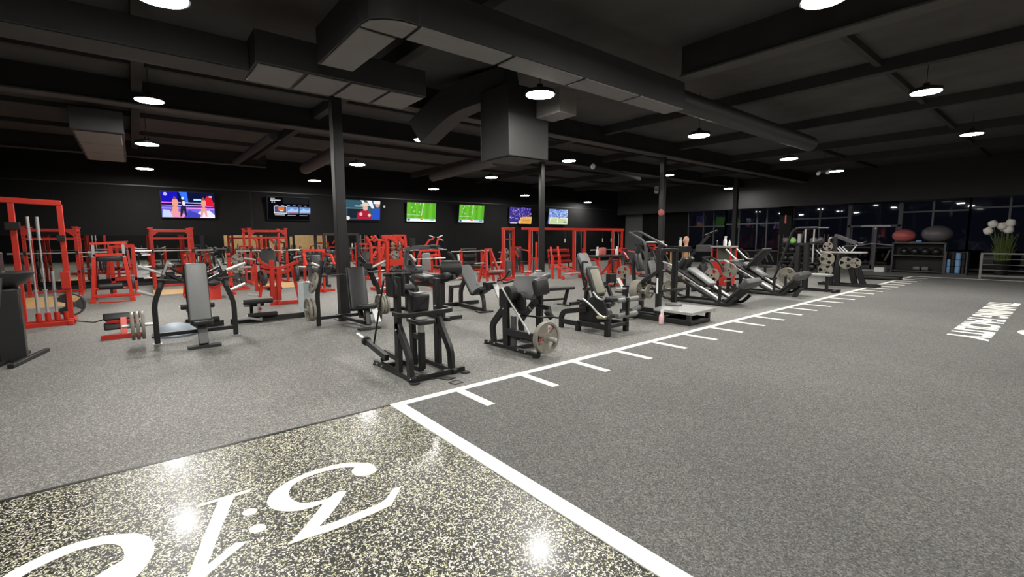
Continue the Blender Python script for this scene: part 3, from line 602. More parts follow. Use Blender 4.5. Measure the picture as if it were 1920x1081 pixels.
t.new('front_brace', BLK, bevel=.006).bar([(-5.0,-1.14,.15),(-4.62,-1.14,.16),(-4.27,-1.14,.05)], .06, .06)
t.new('foot_plate', RUB).box(-4.33,-4.18,-1.36,-.92,0,.04)
p = t.new('foot', ALL, label='pale foot plate'); p.cbox((XP,-1.70,.008),.14,.12,.016); p.cbox((XP,-.60,.008),.14,.12,.016)
t.done()
plates((XP,-1.99,.34), (0,-1,0), 3, 'grey plate on the low left peg of the left foreground press', R=.225, t=.045, gap=.02)
# ---- second press behind the left column foot
t = Thing('incline_press_machine', 'black plate loaded press with tilted black backrest beside the left column', 'gym machine', (-4.6, 1.45, 0))
XP = -4.9
t.new('frame_leg', BLK, bevel=.006).bar([(XP,.78,0),(XP,.78,.66),(XP,.90,1.26)], .06, .075, r=.15)
t.new('frame_leg', BLK, bevel=.006).bar([(XP,2.02,0),(XP,2.02,.62),(XP,1.80,1.12)], .06, .075, r=.15)
t.new('cross_rail', BLK, bevel=.006).bar([(XP,.78,.15),(XP,2.02,.15)], .06, .07)
t.new('front_rail', BLK, bevel=.006).bar([(-5.1,1.20,.14),(-4.1,1.38,.10)], .06, .06); t.new('front_rail', BLK, bevel=.006).bar([(-5.0,1.62,.24),(-4.1,1.42,.14)], .05, .06)
for a, e in (((XP,.97,1.10),(XP,.70,1.22)),((XP-.12,1.0,1.04),(XP-.12,.74,1.14)),((XP,.80,.80),(XP,.58,.87)),((XP,.78,.335),(XP,.52,.335)),((XP,1.86,1.08),(XP,2.16,1.20)),((XP,1.98,.60),(XP,2.2,.66))):
    t.new('weight_peg', CHR, label='steel weight peg').cyl(a, e, .025, 14, .004)
t.new('press_arm', DRK, bevel=.006).bar([(XP,.88,1.0),(XP,.96,1.32)], .05, .06); t.new('press_arm', BLK, bevel=.006).bar([(XP,1.94,.72),(XP+.02,1.78,1.12),(XP,1.62,1.32)], .06, .08, r=.1)
t.new('press_handle', DRK).tube([(XP+.08,1.02,.97),(XP+.15,1.24,.99),(XP+.12,1.32,.93)], .018, 10, .05); t.new('press_handle', DRK).tube([(XP+.08,2.02,1.0),(XP+.12,1.78,1.0),(XP+.1,1.66,1.06)], .018, 10, .05)
t.new('pivot_block', BLK, bevel=.006).cbox((XP+.02,1.76,1.12),.12,.22,.12); t.new('pivot_block', BLK, bevel=.006).cbox((XP+.02,.98,1.08),.1,.12,.12)
t.new('backrest', VIN).pad((-4.50,1.42,.72), (.18,1,0), (-.34,.05,1), .34, .86, .08, .03)
t.new('backrest_shell', BLK).pad((-4.56,1.42,.71), (.18,1,0), (-.34,.05,1), .36, .88, .05, .02)
t.new('back_post', BLK, bevel=.006).bar([(-4.86,1.42,.98),(-4.40,1.44,.16)], .08, .08)
t.new('seat', VIN).pad((-4.18,1.46,.40), (1,0,.12), (0,1,0), .30, .32, .10, .04)
t.new('seat_post', BLK, bevel=.006).bar([(-4.2,1.46,.38),(-4.05,1.42,.06)], .09, .09); t.new('calf_plate', ALL, label='pale calf plate').bar([(-4.08,1.56,.36),(-3.9,1.56,.12)], .11, .02)
t.new('foot_plate', RUB).box(-4.02,-3.86,1.2,1.6,0,.03)
t.done()
plates((XP,.60,.335), (0,-1,0), 1, 'outer grey plate on the low left peg of the press by the left column', R=.225, t=.045)
plates((XP,.67,.335), (0,-1,0), 1, 'inner grey plate on the low left peg of the press by the left column', R=.225, t=.045)
plates((XP,.72,.84), (0,-1,.3), 1, 'plate on the middle left peg of the press by the left column', R=.2, t=.04)
plates((-4.35,1.90,.385), (0,1,0), 3, 'grey plate hanging right of the seat of the press by the left column', R=.2, t=.045, gap=.012)
# ---- pullover machine with big curved arm
Q = 2.95
t = Thing('pullover_machine', 'black machine with a big curved overhead arm behind the tall shoulder machine', 'gym machine', (-5.6, Q, 0))
def pq(x, y, Y=Q): return PY(*B1(x, y), Y)
t.new('curved_arm', ARC, bevel=.008).bar(fil([pq(140,640), pq(140,330), pq(150,175), pq(300,155), pq(550,155)], .22, 6), .09, .085, ref=(0,1,0))
t.new('arm_grip', RUB).cyl(pq(470,152), pq(555,155), .05, 14, .008); t.new('grip_end', CHR).cyl(pq(555,172), pq(608,180), .018, 10)
t.new('bent_bar', BLK, bevel=.006).bar(fil([pq(680,225,Q+.5), pq(740,270,Q+.5), pq(770,370,Q+.5), pq(765,470,Q+.5)], .15), .05, .06, ref=(0,1,0))
a = pq(235,450); t.new('roller_pad', DRK).cyl(a+Vector((-.05,-.2,0)), a+Vector((.08,.18,0)), .12, 22, .02)
a = pq(700,420); t.new('roller_pad', VIN).cyl(a+Vector((-.12,-.15,0)), a+Vector((.10,.22,0)), .15, 22, .03)
a = pq(370,540); t.new('seat', VIN).pad(a, (1,0,-.05), (0,1,0), .62, .36, .12, .04)
a = pq(620,535); t.new('back_pad', VIN).pad(a, (1,0,.22), (0,1,0), .68, .36, .13, .04)
t.new('seat_frame', BLK, bevel=.006).bar([pq(190,540), pq(260,610), pq(470,630), pq(760,530)], .06, .09, r=.08)
t.new('strut', DRK, bevel=.006).bar([pq(190,250), pq(235,360), pq(275,440)], .05, .06); t.new('strut', CHR).tube([pq(200,250), pq(265,330)], .025, 10)
a = pq(235,690); t.new('counter_pad', DRK).cyl(a+Vector((-.05,-.16,-.03)), a+Vector((.05,.1,.03)), .1, 20, .02)
t.new('upright', BLK, bevel=.006).bar([pq(150,480), tuple(pq(150,480)[:2])+(0.0,)], .08, .1)
t.new('upright', BLK, bevel=.006).bar([pq(600,600), tuple(pq(600,600)[:2])+(0.0,)], .08, .1)
x0, x1 = pq(150,480).x, pq(600,600).x
t.new('base_rail', BLK, bevel=.006).bar([(x0-.3,Q,.04),(x1+.25,Q,.04)], .08, .07)
for x in (x0-.2, x1+.1): t.new('cross_rail', BLK, bevel=.006).bar([(x,Q-.35,.04),(x,Q+.4,.04)], .07, .06)
a = pq(225,100); t.new('arm_stop', BLK, bevel=.006).cbox(a, .1, .1, .2)
t.done()
# ---- plate loaded row bench right of it
yc = 4.3
t = Thing('incline_row_bench', 'black bench with long sloping grey pad facing the turf, on a T shaped base', 'gym machine', (-4.8, yc, 0))
t.new('cross_rail', BLK, bevel=.006).bar([(-5.42,3.72,.05),(-5.42,4.9,.05)], .09, .08); t.new('centre_rail', BLK, bevel=.006).bar([(-5.42,yc-.02,.05),(-4.15,yc-.12,.05)], .09, .08)
t.new('rear_post', BLK, bevel=.006).bar([(-5.3,yc,.05),(-5.3,yc,.42),(-5.02,yc,.78)], .07, .10, r=.12)
t.new('front_post', BLK, bevel=.006).bar([(-4.18,yc-.1,.03),(-4.22,yc-.08,.28),(-4.5,yc,.5)], .07, .09, r=.12)
t.new('foot_plate', RUB).cbox((-4.14,yc-.12,.015),.22,.34,.03)
t.new('long_pad', VIG, label='grey long pad').pad((-4.86,yc,.70), (0,1,0), (-.66,0,.75), .34, .84, .07, .025)
t.new('pad_shell', BLK, bevel=.004).pad((-4.90,yc,.665), (0,1,0), (-.66,0,.75), .32, .86, .04, .012)
t.new('seat', VIN).pad((-4.42,yc+.02,.46), (1,0,.5), (0,1,0), .34, .36, .10, .03)
t.new('knee_block', BLK, bevel=.01).cbox((-4.3,yc+.15,.58),.2,.26,.16)
t.new('shin_plate', ALL, label='pale shin plate').bar([(-4.16,yc+.2,.62),(-3.98,yc+.2,.32)], .13, .025)
t.new('back_brace', BLK, bevel=.005).bar([(-5.30,yc,.5),(-5.9,yc+.1,.42)], .06, .07); t.new('rear_leg', BLK, bevel=.005).bar([(-5.9,yc+.1,.46),(-5.95,yc+.1,0)], .09, .09)
t.new('side_lever', BLK).tube([(-4.2,yc+.3,.68),(-4.0,yc+.36,.74),(-3.86,yc+.4,.95)], .022, 10, .08); t.new('side_lever', CHR).tube([(-4.3,yc-.2,.62),(-4.25,yc-.25,.66),(-4.28,yc-.26,.85)], .018, 10)
t.new('weight_horn', CHR).cyl((-5.28,yc-.02,.95),(-5.36,yc-.02,1.28),.03,14,.004)
t.new('weight_horn', CHR).cyl((-5.15,yc-.05,.68),(-5.15,yc-.5,.68),.026,14); t.new('weight_horn', CHR).cyl((-5.15,yc-.05,.80),(-5.15,yc-.42,.80),.026,14)
t.done()
# ---- low flat bench and the two grip machine behind the leg extension
t = Thing('flat_bench', 'low black flat bench between the leg curl machine and the leg extension', 'bench', (-3.5, 5.9, 0))
t.new('pad', VIN).pad((-3.75,6.0,.44), (.25,1,0), (-1,.25,0), 1.05, .32, .08, .025)
t.new('front_leg', BLK, bevel=.005).bar([(-3.66,6.38,.40),(-3.72,6.32,.02)], .06, .07); t.new('rear_leg', BLK, bevel=.005).bar([(-3.9,5.6,.40),(-3.9,5.6,.02)], .06, .07)
t.new('spine', BLK, bevel=.005).bar([(-3.9,5.55,.16),(-3.72,6.34,.16)], .05, .05)
p = t.new('foot', RUB); p.cbox((-3.72,6.32,.012),.40,.1,.024); p.cbox((-3.9,5.6,.012),.40,.1,.024)
t.done()
yc = 6.75
t = Thing('grip_press_machine', 'black seated machine with two upright bent grips behind the leg extension', 'gym machine', (-3.3, yc, 0))
t.new('backrest', VIG).pad((-3.62,yc+.25,1.0), (0,1,0), (-.55,0,1), .36, .62, .08, .03); t.new('back_post', BLK, bevel=.005).bar([(-3.85,yc+.25,1.1),(-3.5,yc+.25,.05)], .07, .08)
t.new('seat', VIN).pad((-3.25,yc+.3,.52), (1,0,.1), (0,1,0), .4, .36, .09, .03)
for y in (yc-.35, yc+.78): t.new('bent_grip', BLK).tube([(-3.2,y+.18,1.08),(-3.2,y,1.10),(-3.2,y,.80),(-3.2,y+.16,.62),(-3.3,y+.2,.4)], .026, 10, .05)
t.new('cross_bar', BLK, bevel=.005).bar([(-3.3,yc-.2,.42),(-3.3,yc+.95,.42)], .06, .06)
t.new('base_rail', BLK, bevel=.005).bar([(-3.9,yc+.25,.04),(-2.75,yc+.25,.04)], .07, .06); t.new('cross_rail', BLK, bevel=.005).bar([(-3.6,yc-.35,.04),(-3.6,yc+.85,.04)], .07, .06)
t.new('front_post', BLK, bevel=.005).bar([(-2.8,yc+.35,.04),(-3.0,yc+.35,.5)], .07, .08); t.new('shin_plate', ALL, label='pale shin plate').bar([(-2.9,yc+.62,.66),(-2.72,yc+.62,.40)], .13, .025)
t.new('knee_block', BLK, bevel=.01).cbox((-3.05,yc+.55,.66),.16,.22,.22)
t.done()
# ------------------------------------------------------------------ machines along the turf line, farther back
y0, y1 = 6.4, 7.05
t = Thing('belt_squat_machine', 'black belt squat machine with a pale raised platform at the turf line', 'gym machine', (-1.1, 6.6, 0))
t.new('platform', ALL, label='pale platform', bevel=.006).prism([(-.18,6.1,.205),(-.22,7.05,.205),(-1.15,7.05,.205),(-1.02,6.1,.205)], (0,0,.055))
p = t.new('platform_frame', BLK, bevel=.005)
for y in (6.13, 6.85): p.bar([(-1.5,y,.05),(-.24,y,.05)], .06, .10)
p.bar([(-.27,6.13,.05),(-.27,6.85,.05)], .06, .10); p.bar([(-.9,6.13,.05),(-.9,6.85,.05)], .06, .10)
for x, y in ((-.27,6.14),(-.27,6.84),(-.92,6.14),(-.92,6.84)): t.new('platform_leg', BLK).bar([(x,y,.0),(x,y,.21)], .07, .07)
t.new('upright', BLK, bevel=.006).bar([(-1.12,6.42,0),(-1.12,6.42,1.42)], .09, .10); t.new('upright', BLK, bevel=.006).bar([(-1.12,7.0,0),(-1.12,7.0,1.42)], .09, .10)
t.new('side_emblem', WHT).box(-1.09,-1.072,6.368,6.37,.52,.86) if 0 else t.new('side_emblem', WHT).box(-1.14,-1.10,6.363,6.368,.52,.84)
t.new('rear_post', BLK, bevel=.006).bar([(-1.94,6.40,0),(-1.94,6.40,.62)], .09, .09); t.new('rear_post', BLK, bevel=.006).bar([(-1.94,7.0,0),(-1.94,7.0,.62)], .09, .09)
p = t.new('base_rail', BLK, bevel=.005); p.bar([(-2.05,6.40,.05),(-1.05,6.40,.05)], .08, .09); p.bar([(-2.05,7.0,.05),(-1.05,7.0,.05)], .08, .09); p.bar([(-1.94,6.4,.05),(-1.94,7.0,.05)], .08, .09)
t.new('cross_tube', BLK, bevel=.005).bar([(-1.94,6.40,.57),(-1.94,7.0,.57)], .07, .07); t.new('side_tube', BLK, bevel=.005).bar([(-1.94,6.40,.55),(-1.2,6.40,.60)], .05, .06)
t.new('lever_arm', BLK, bevel=.006).bar([(-1.85,6.36,.52),(-1.12,6.36,.96)], .06, .07)
t.new('weight_horn', CHR, label='steel weight horn').cyl((-1.88,6.36,.56), (-2.14,6.36,.54), .028, 14, .004)
t.new('load_bar', CHR, label='steel load bar').cyl((-1.72,6.36,.55), (-1.20,6.36,.55), .027, 14); t.new('pull_bar', BLK).tube([(-1.2,6.40,.55),(-.55,6.5,.66)], .026, 12)
for y in (y0, y1):
    t.new('handle_frame', DRK).tube(sh(side(c6, y, [(625,560),(612,230),(590,190),(470,120)]), 0, 0, 0), .027, 12, .12)
    t.new('sloping_bar', DRK).tube(fil([PY(*c6(490,150), y), PY(*c6(510,112), y), PY(*c6(560,112), y), PY(*c6(805,243), y)], .1), .022, 10)
t.new('handle_brace', CHR).tube([PY(*c6(615,207), y0), PY(*c6(615,207), y0)+Vector((0,.65,0)), PY(*c6(740,210), y1)], .02, 10)
t.new('top_brace', BLK, bevel=.005).bar([(-1.12,6.42,1.40),(-1.12,7.0,1.40)], .08, .08)
t.new('back_pad', VIG).pad((-1.32,6.5,1.02), (0,1,0), (-.35,0,1), .2, .34, .06, .02)
t.done()
plates((-1.52,6.36,.55), (1,0,0), 2, 'big grey plate on the belt squat load bar', R=.225, t=.09)
plates((-1.30,6.36,.55), (1,0,0), 1, 'thin small plate by itself on the inner end of the belt squat load bar', R=.15, t=.03)
def bottle(label, p, h=.24, liquid=None, spray=True, group=None):
    t = Thing('spray_bottle' if spray else 'bottle', label, 'bottle', p, group); x, y, z = p; r = h*.17
    t.new('body', liquid or WHT).lathe((x,y,z), (0,0,1), [(r*.9,0),(r,h*.04),(r,h*.52),(r*.85,h*.62),(r*.38,h*.74),(r*.38,h*.78)], 16)
    if spray:
        t.new('trigger_head', WHT, bevel=.002).box(x-r*.35, x+r*.9, y-r*.35, y+r*.35, z+h*.84, z+h); t.new('neck_cap', WHT).cyl((x,y,z+h*.77),(x,y,z+h*.86),r*.45,12); t.new('trigger', WHT).bar([(x+r*.5,y,z+h*.86),(x+r*.85,y,z+h*.66)], r*.3, r*.25)
    else: t.new('cap', WHT).cyl((x,y,z+h*.78),(x,y,z+h*.92),r*.42,12)
    t.done()
bottle('spray bottle with pink liquid standing on the floor at the platform corner', (-.72,5.93,0), .28, PNK)
single('small_plate', PLT, MB().lathe((-1.55,5.92,0), (0,0,1), [(.04,0),(.16,0),(.165,.01),(.15,.02),(.04,.018)], 28), 'small flat metal disc lying on the floor left of the pink bottle', 'weight plate', (-1.55,5.92,0))
t = Thing('foam_handle_strap', 'black padded strap with a grey foam roll lying on the floor by the belt squat', 'strap', (-1.6, 6.05, 0))
t.new('strap', RUB).tube([(-1.95,5.9,.08),(-1.85,5.8,.03),(-1.7,5.85,.03),(-1.55,5.98,.08),(-1.42,6.1,.17)], [.05,.045,.05,.07,.06], 10)
t.new('foam_roll', GRY).cyl((-1.46,6.02,.15),(-1.37,6.16,.24),.06,16,.01); t.new('pouch', RUB).pad((-1.55,6.0,.07),(1,.3,0),(0,1,0),.34,.22,.13,.05)
t.done()
single('towel', VIG, MB().pad((-.95,6.72,.285),(1,.2,0),(0,1,0),.3,.22,.05,.02), 'dark grey cloth lying on the pale belt squat platform', 'towel', (-.95,6.72,.26))
# ---- sled machines (hack squat, leg press)
def sled(name, label, x, ya, yb, L=1.32, H=.92, foot=True, press=False):
    t = Thing(name, label, 'gym machine', (x, (ya+yb)/2, 0)); ym = (ya+yb)/2
    top = (x-L, H); bot = (x-.18, .17)
    for y in (ya+.08, yb-.08):
        t.new('guide_rod', CHR, label='steel guide rod').cyl((top[0],y,top[1]), (bot[0],y,bot[1]), .035, 14)
        t.new('rod_cap', ZNC).cyl((bot[0],y,bot[1]), (bot[0]+.07,y,bot[1]-.045), .05, 14)
    for y in (ya, yb):
        t.new('side_frame', BLK, bevel=.005).bar([(x-L-.02,y,H-.12),(x-.28,y,.16),(x-.02,y,.04),(x+.12,y,.06),(x+.30,y,.25)], .055, .07, r=.12)
        t.new('base_tube', BLK).tube([(x-L-.15,y,.40),(x-L-.12,y,.08),(x-L+.15,y,.045),(x-.1,y,.04)], .035, 10, .12)
        t.new('post', BLK, bevel=.005).bar([(x-L*.88,y,.05),(x-L*.88,y,H-.08)], .07, .08); t.new('post', BLK, bevel=.005).bar([(x-.1,y,.03),(x-.1,y,.5)], .05, .06)
    t.new('cross_tube', BLK, bevel=.005).bar([(x-L*.88,ya,.05),(x-L*.88,yb,.05)], .07, .07); t.new('cross_tube', BLK, bevel=.005).bar([(x-.02,ya,.045),(x-.02,yb,.045)], .06, .06)
    t.new('carriage', BLK, bevel=.006).pad((x-L*.62,ym,H*.70), (1,0,-(H-.17)/(L-.18)), (0,1,0), .9, yb-ya-.1, .07, .015)
    t.new('back_pad', VIG, label='grey back pad').pad((x-L*.50,ym,H*.72), (1,0,-.62), (0,1,0), .74, .34, .09, .03)
    if not press:
        for s_ in (-.16, .16): t.new('shoulder_pad', VIN).pad((x-L*.80,ym+s_,H*1.08), (.62,0,1), (0,1,0), .34, .14, .15, .05)
        for y in (ya+.05, yb-.05): t.new('handle', CHR, label='steel handle').tube([(x-L-.18,y,H+.10),(x-L+.12,y,H+.02),(x-L+.2,y,H-.14)], .022, 10, .08)
    else:
        t.new('head_pad', RUB).pad((x-L*.46,ym,H*1.06), (.62,0,.75), (0,1,0), .82, .62, .07, .02)
        for y in (ya+.05, yb-.05): t.new('handle', CHR, label='steel handle').tube([(x-L+.05,y,H+.34),(x-L+.40,y,H+.02),(x-L+.6,y,H+.04)], .022, 10, .08)
    t.new('foot_plate', RUB).pad((x+.20,ym,.30), (.60,0,.62), (0,1,0), .90, yb-ya-.04, .06, .012)
    t.new('plate_edge', DRK, bevel=.006).pad((x+.46,ym,.57), (.60,0,.62), (0,1,0), .24, yb-ya, .14, .02)
    t.new('weight_horn', CHR, label='steel weight horn').cyl((x-L*.85,ya-.02,.34),(x-L*.85,ya-.34,.34),.026,14); t.new('weight_horn', CHR, label='steel weight horn').cyl((x-L*.85,yb+.02,.34),(x-L*.85,yb+.34,.34),.026,14)
    t.done(); return x-L*.85
hx = sled('hack_squat_machine', 'black hack squat sled with steel rods just past the pale platform', -1.02, 9.0, 9.75, 1.55)
plates((hx,8.80,.34), (0,-1,0), 2, 'grey plate on the near side horn of the hack squat sled', R=.225)
plates((hx+.2,10.05,.34), (0,1,0), 1, 'plate on the far side horn of the hack squat sled', R=.2)
lx = sled('leg_press_machine', 'black leg press with wide dark tilted head board beyond the hack squat', -1.0, 12.1, 12.9, 1.6, .95, True, True)
plates((lx+.05,11.92,.66), (0,-1,0), 2, 'large grey plate facing us on the near side of the leg press', R=.225)
plates((lx+.55,12.0,.22), (0,-1,0), 1, 'small dark plate low under the leg press', R=.15, m=PLB)
single('foot_pedal', BLK, MB().bar([(-.6,12.25,.0),(-.56,12.25,.12),(-.45,12.25,.24)], .3, .05, r=.08), 'black curved foot standing under the front of the leg press', 'stand', (-.55,12.25,0))
# ---- arched machine with bench, farther along the line
Y = 14.2
t = Thing('arched_press_machine', 'tall black machine with arched top tube and steel columns along the turf line', 'gym machine', (-1.9, Y, 0))
for dy in (0, 1.0):
    t.new('arch_tube', BLK).tube(sh(side(B8, Y, [(95,960),(80,880),(330,250),(400,60),(780,55)]), 0, dy, 0), .035, 10, .25)
def col8(px, ya, yb, r, m, nm, dy=0):
    a = PY(*B8(px, ya), Y+dy); e = PY(*B8(px, yb), Y+dy); t.new(nm, m).cyl(a, (a.x, a.y, max(e.z, 0)), r, 12)
col8(475,335,1000,.08,BLK,'column'); col8(612,290,1000,.09,BLK,'column')
col8(590,75,600,.022,CHR,'guide_rod'); col8(725,75,600,.022,CHR,'guide_rod'); col8(495,150,290,.05,ALL,'guard')
t.new('cross_arm', BLK, bevel=.005).bar([PY(*B8(440,300), Y), PY(*B8(560,320), Y), PY(*B8(840,260), Y)], .06, .06)
t.new('seat_pad', ALL, label='bench top painted pale with lamp light').pad(PY(*B8(720,785), Y), (1,0,0), (0,1,0), .95, .34, .07, .02)  # white light on the pad is put in by a pale colour
a = PY(*B8(720,800), Y); t.new('bench_leg', BLK, bevel=.005).bar([(a.x+.35,Y,a.z),(a.x+.35,Y,0)], .07, .08); t.new('bench_leg', BLK, bevel=.005).bar([(a.x-.4,Y,a.z),(a.x-.4,Y,0)], .07, .08)
t.new('base_rail', BLK, bevel=.005).bar([(a.x-.9,Y,.05),(a.x+.7,Y,.05)], .08, .08); t.new('cross_rail', BLK, bevel=.005).bar([(a.x+.6,Y-.3,.04),(a.x+.6,Y+.3,.04)], .08, .07)
t.done()
a = PY(*B8(300,800), Y-.1); plates((a.x,Y-.15,a.z), (0,-1,0), 2, 'brownish grey plate low on the left of the arched machine', R=.26)
a = PY(*B8(920,545), Y+1); plates((a.x,Y+1,a.z), (0,-1,0), 1, 'upper grey plate right of the arched machine columns', R=.21)
a = PY(*B8(890,710), Y+1); plates((a.x,Y+1,a.z), (0,-1,0), 1, 'lower grey plate right of the arched machine columns', R=.21)
Y = 16.6
t = Thing('lever_row_machine', 'black machine with long raised lever arm and pale top plate at the far turf end', 'gym machine', (-1.0, Y, 0))
t.new('lever_arm', DRK, bevel=.006).bar([PY(*B8(1040,185), Y), PY(*B8(1090,190), Y), PY(*B8(1380,300), Y)], .10, .12)
t.new('lever_grip', BLK).tube([PY(*B8(1380,300), Y), PY(*B8(1480,300), Y), PY(*B8(1530,270), Y)], .025, 10); t.new('lever_chain', CHR).tube([PY(*B8(1390,320), Y), PY(*B8(1290,440), Y)], .02, 8)
t.new('upright', BLK, bevel=.006).bar([PY(*B8(1055,190), Y), PY(*B8(1045,430), Y)], .14, .14)
t.new('hanger', CHR).tube([PY(*B8(1000,205), Y), PY(*B8(960,220), Y), PY(*B8(945,330), Y)], .03, 10, .05)
t.new('top_plate', ALL, label='pale top plate').pad(PY(*B8(1180,440), Y), (1,0,0), (0,1,0), 1.25, .5, .06, .02)
for i, (xa, xb) in enumerate(((1040,960),(1250,1360),(1080,1080),(1330,1500))):
    t.new('frame_leg', BLK, bevel=.006).bar([PY(*B8(xa,470), Y-.2+.4*(i % 2)), tuple(PY(*B8(xb,900), Y-.2+.4*(i % 2))[:2])+(0.,)], .12, .16)
for k in range(3): t.new('peg', CHR).cyl(PY(*B8(1060+50*k,350), Y), PY(*B8(1140+50*k,430), Y), .022, 8)
for k in range(2): t.new('peg', CHR).cyl(PY(*B8(750+60*k,400), Y), PY(*B8(830+50*k,480), Y), .022, 8)
a = PY(*B8(1300,900), Y); t.new('base_rail', BLK, bevel=.005).bar([(a.x-.9,Y-.2,.05),(a.x+.75,Y-.2,.05)], .08, .08); t.new('base_rail', BLK, bevel=.005).bar([(a.x-.9,Y+.2,.05),(a.x+.75,Y+.2,.05)], .08, .08)
t.done()
a = PY(*B8(935,345), Y-.1); plates((a.x,Y-.1,a.z), (0,-1,0), 1, 'small grey plate hanging high under the lever of the far machine', R=.15)
a = PY(*B8(1225,600), Y-.3); plates((a.x,Y-.35,a.z), (.6,-1,0), 1, 'grey plate between the legs of the far lever machine', R=.2)
a = PY(*B8(1400,600), Y-.1); plates((a.x,Y-.35,a.z), (0,-1,0), 1, 'grey plate on the right leg of the far lever machine', R=.16)
a = PZ(*B8(1740,860)); single('step_platform', BLK, MB().pad((a.x-.1,a.y,.08),(1,0,0),(0,1,0),1.5,.6,.1,.02), 'low black step platform on the floor past the far lever machine', 'platform', (a.x,a.y,0))
# ---- tall rack of black medicine balls with one green ball
Y = 21.5
xa, xb = PY(1462,500,Y).x, PY(1546,500,Y).x
t = Thing('ball_rack', 'tall black ball rack behind the arched machine', 'rack', ((xa+xb)/2, Y, 0))
for x in (xa, xb):
    for y in (Y-.25, Y+.25): t.new('upright', BLK).bar([(x,y,0),(x,y,1.75)], .05, .05)
ZS = (.16, .52, .92, 1.32)
for z in ZS: t.new('shelf', BLK).box(xa, xb, Y-.25, Y+.25, z-.03, z)
t.done()
n = 6
for k, z in enumerate(ZS):
    for i in range(n):
        x = xa+.2+(xb-xa-.4)*i/(n-1); g_ = (k == 3 and i == 1)
        if k == 3 and i in (2, 3): continue
        r = .15
        single('medicine_ball', GRN if g_ else BKB if k < 3 else GRY, MB().ball((x,Y,z+r), r, 16, 1., 8), 'bright green ball on the tall ball rack' if g_ else 'dark round ball on shelf %s of the tall ball rack' % ['one, the lowest,','two','three','four, the top,'][k], 'ball', (x,Y,z), 'balls on the tall rack')
# ---- red frame and posts seen beyond: tables with bottles, mannequin, jib
def table(name, label, x, y, w, d, h, top, leg, cat='table'):
    t = Thing(name, label, cat, (x,y,0)); t.new('top', top, bevel=.006).cbox((x,y,h-.1),w,d,.2)
    for sx in (-1,1):
        for sy in (-1,1): t.new('leg', leg).bar([(x+sx*(w/2-.06),y+sy*(d/2-.06),0),(x+sx*(w/2-.06),y+sy*(d/2-.06),h-.2)], .05, .05)
    t.done()
a = PY(1275,470,13.5)
table('side_table', 'dark topped table with brown legs beside the flesh coloured torso dummy', a.x, 13.5, .66, .4, 1.33, BLK, CON)
bottle('white bottle on the dark topped table next to the torso dummy', (a.x-.0,13.5,1.33), .32, WHT)
t = Thing('torso_dummy', 'flesh coloured torso dummy with head on a dark stand', 'dummy', (PY(1286,470,14.0).x,14.0,0))
bx, by, bz = PY(1286,470,14.0).x, 14.0, 1.28
b = t.new('torso', SKN, label='flesh coloured head and torso')
b.lathe((bx,by,.80), (0,0,1), [(.10,.0),(.125,.02),(.13,.2),(.15,.36),(.15,.44),(.125,.50),(.06,.55),(.055,.59),(.07,.63),(.09,.68),(.10,.75),(.09,.83),(.055,.88),(.01,.895)], 22)
b.ball((bx-.09,by-.03,.80+.73), .025, 10); b.pad((bx-.075,by-.02,.80+.67), (0,1,0), (0,0,1), .06,.03,.05,.012)
for s_ in (-1,1): b.ball((bx,by+.096*s_,.80+.74), .026, 10)
t.new('stand', BLK).lathe((bx,by,0), (0,0,1), [(.28,0),(.28,.06),(.22,.12),(.06,.16),(.055,.8)], 20)
t.done()
a = PY(1357,480,13.8)
t = Thing('red_cabinet', 'red cabinet stand with grey top holding white bottles near the far column', 'cabinet', (a.x,13.8,0))
t.new('top', ALL).cbox((a.x,13.8,1.33),.72,.5,.05); t.new('shelf', ALL).cbox((a.x,13.8,.86),.70,.5,.04); t.new('lower_cabinet', RED).cbox((a.x,13.8,.42),.62,.44,.84)
for sx in (-1,1):
    for sy in (-1,1): t.new('post', RED).bar([(a.x+sx*.32,13.8+sy*.2,.84),(a.x+sx*.32,13.8+sy*.2,1.31)], .05, .05)
t.new('back_panel', mat('olive_panel', (.07,.075,.055), .6)).box(a.x-.3,a.x+.3,13.98,14.0,.88,1.3)
t.done()
bottle('white spray bottle on the red cabinet stand, the taller one', (a.x+.05,13.75,1.355), .33); bottle('short white jar on the red cabinet stand', (a.x+.18,13.8,1.355), .22, WHT, False); bottle('small dark bottle on the left edge of the red cabinet stand', (a.x-.25,13.8,1.355), .2, RUB, False)
a = PY(1320,455,15.6)
t = Thing('jib_arm_machine', 'black machine with a long arm rising to the right in front of the windows', 'gym machine', (a.x-.5,15.6,0))
t.new('long_arm', BLK, bevel=.006).bar([PY(1290,486,15.6), PY(1330,440,15.6)], .09, .10); t.new('arm_handle', BLK).tube([PY(1322,441,15.6), PY(1332,437,15.6), PY(1345,432,15.6)], .035, 10)
b_ = PY(1292,484,15.6); t.new('post', BLK, bevel=.006).bar([(b_.x,15.6,0),(b_.x,15.6,b_.z)], .14, .14); t.new('base', BLK).cbox((b_.x,15.6,.03),1.0,.6,.06)
t.new('side_box', DRK, bevel=.01).cbox(PY(1320,465,15.6), .5, .3, .26)
t.done()
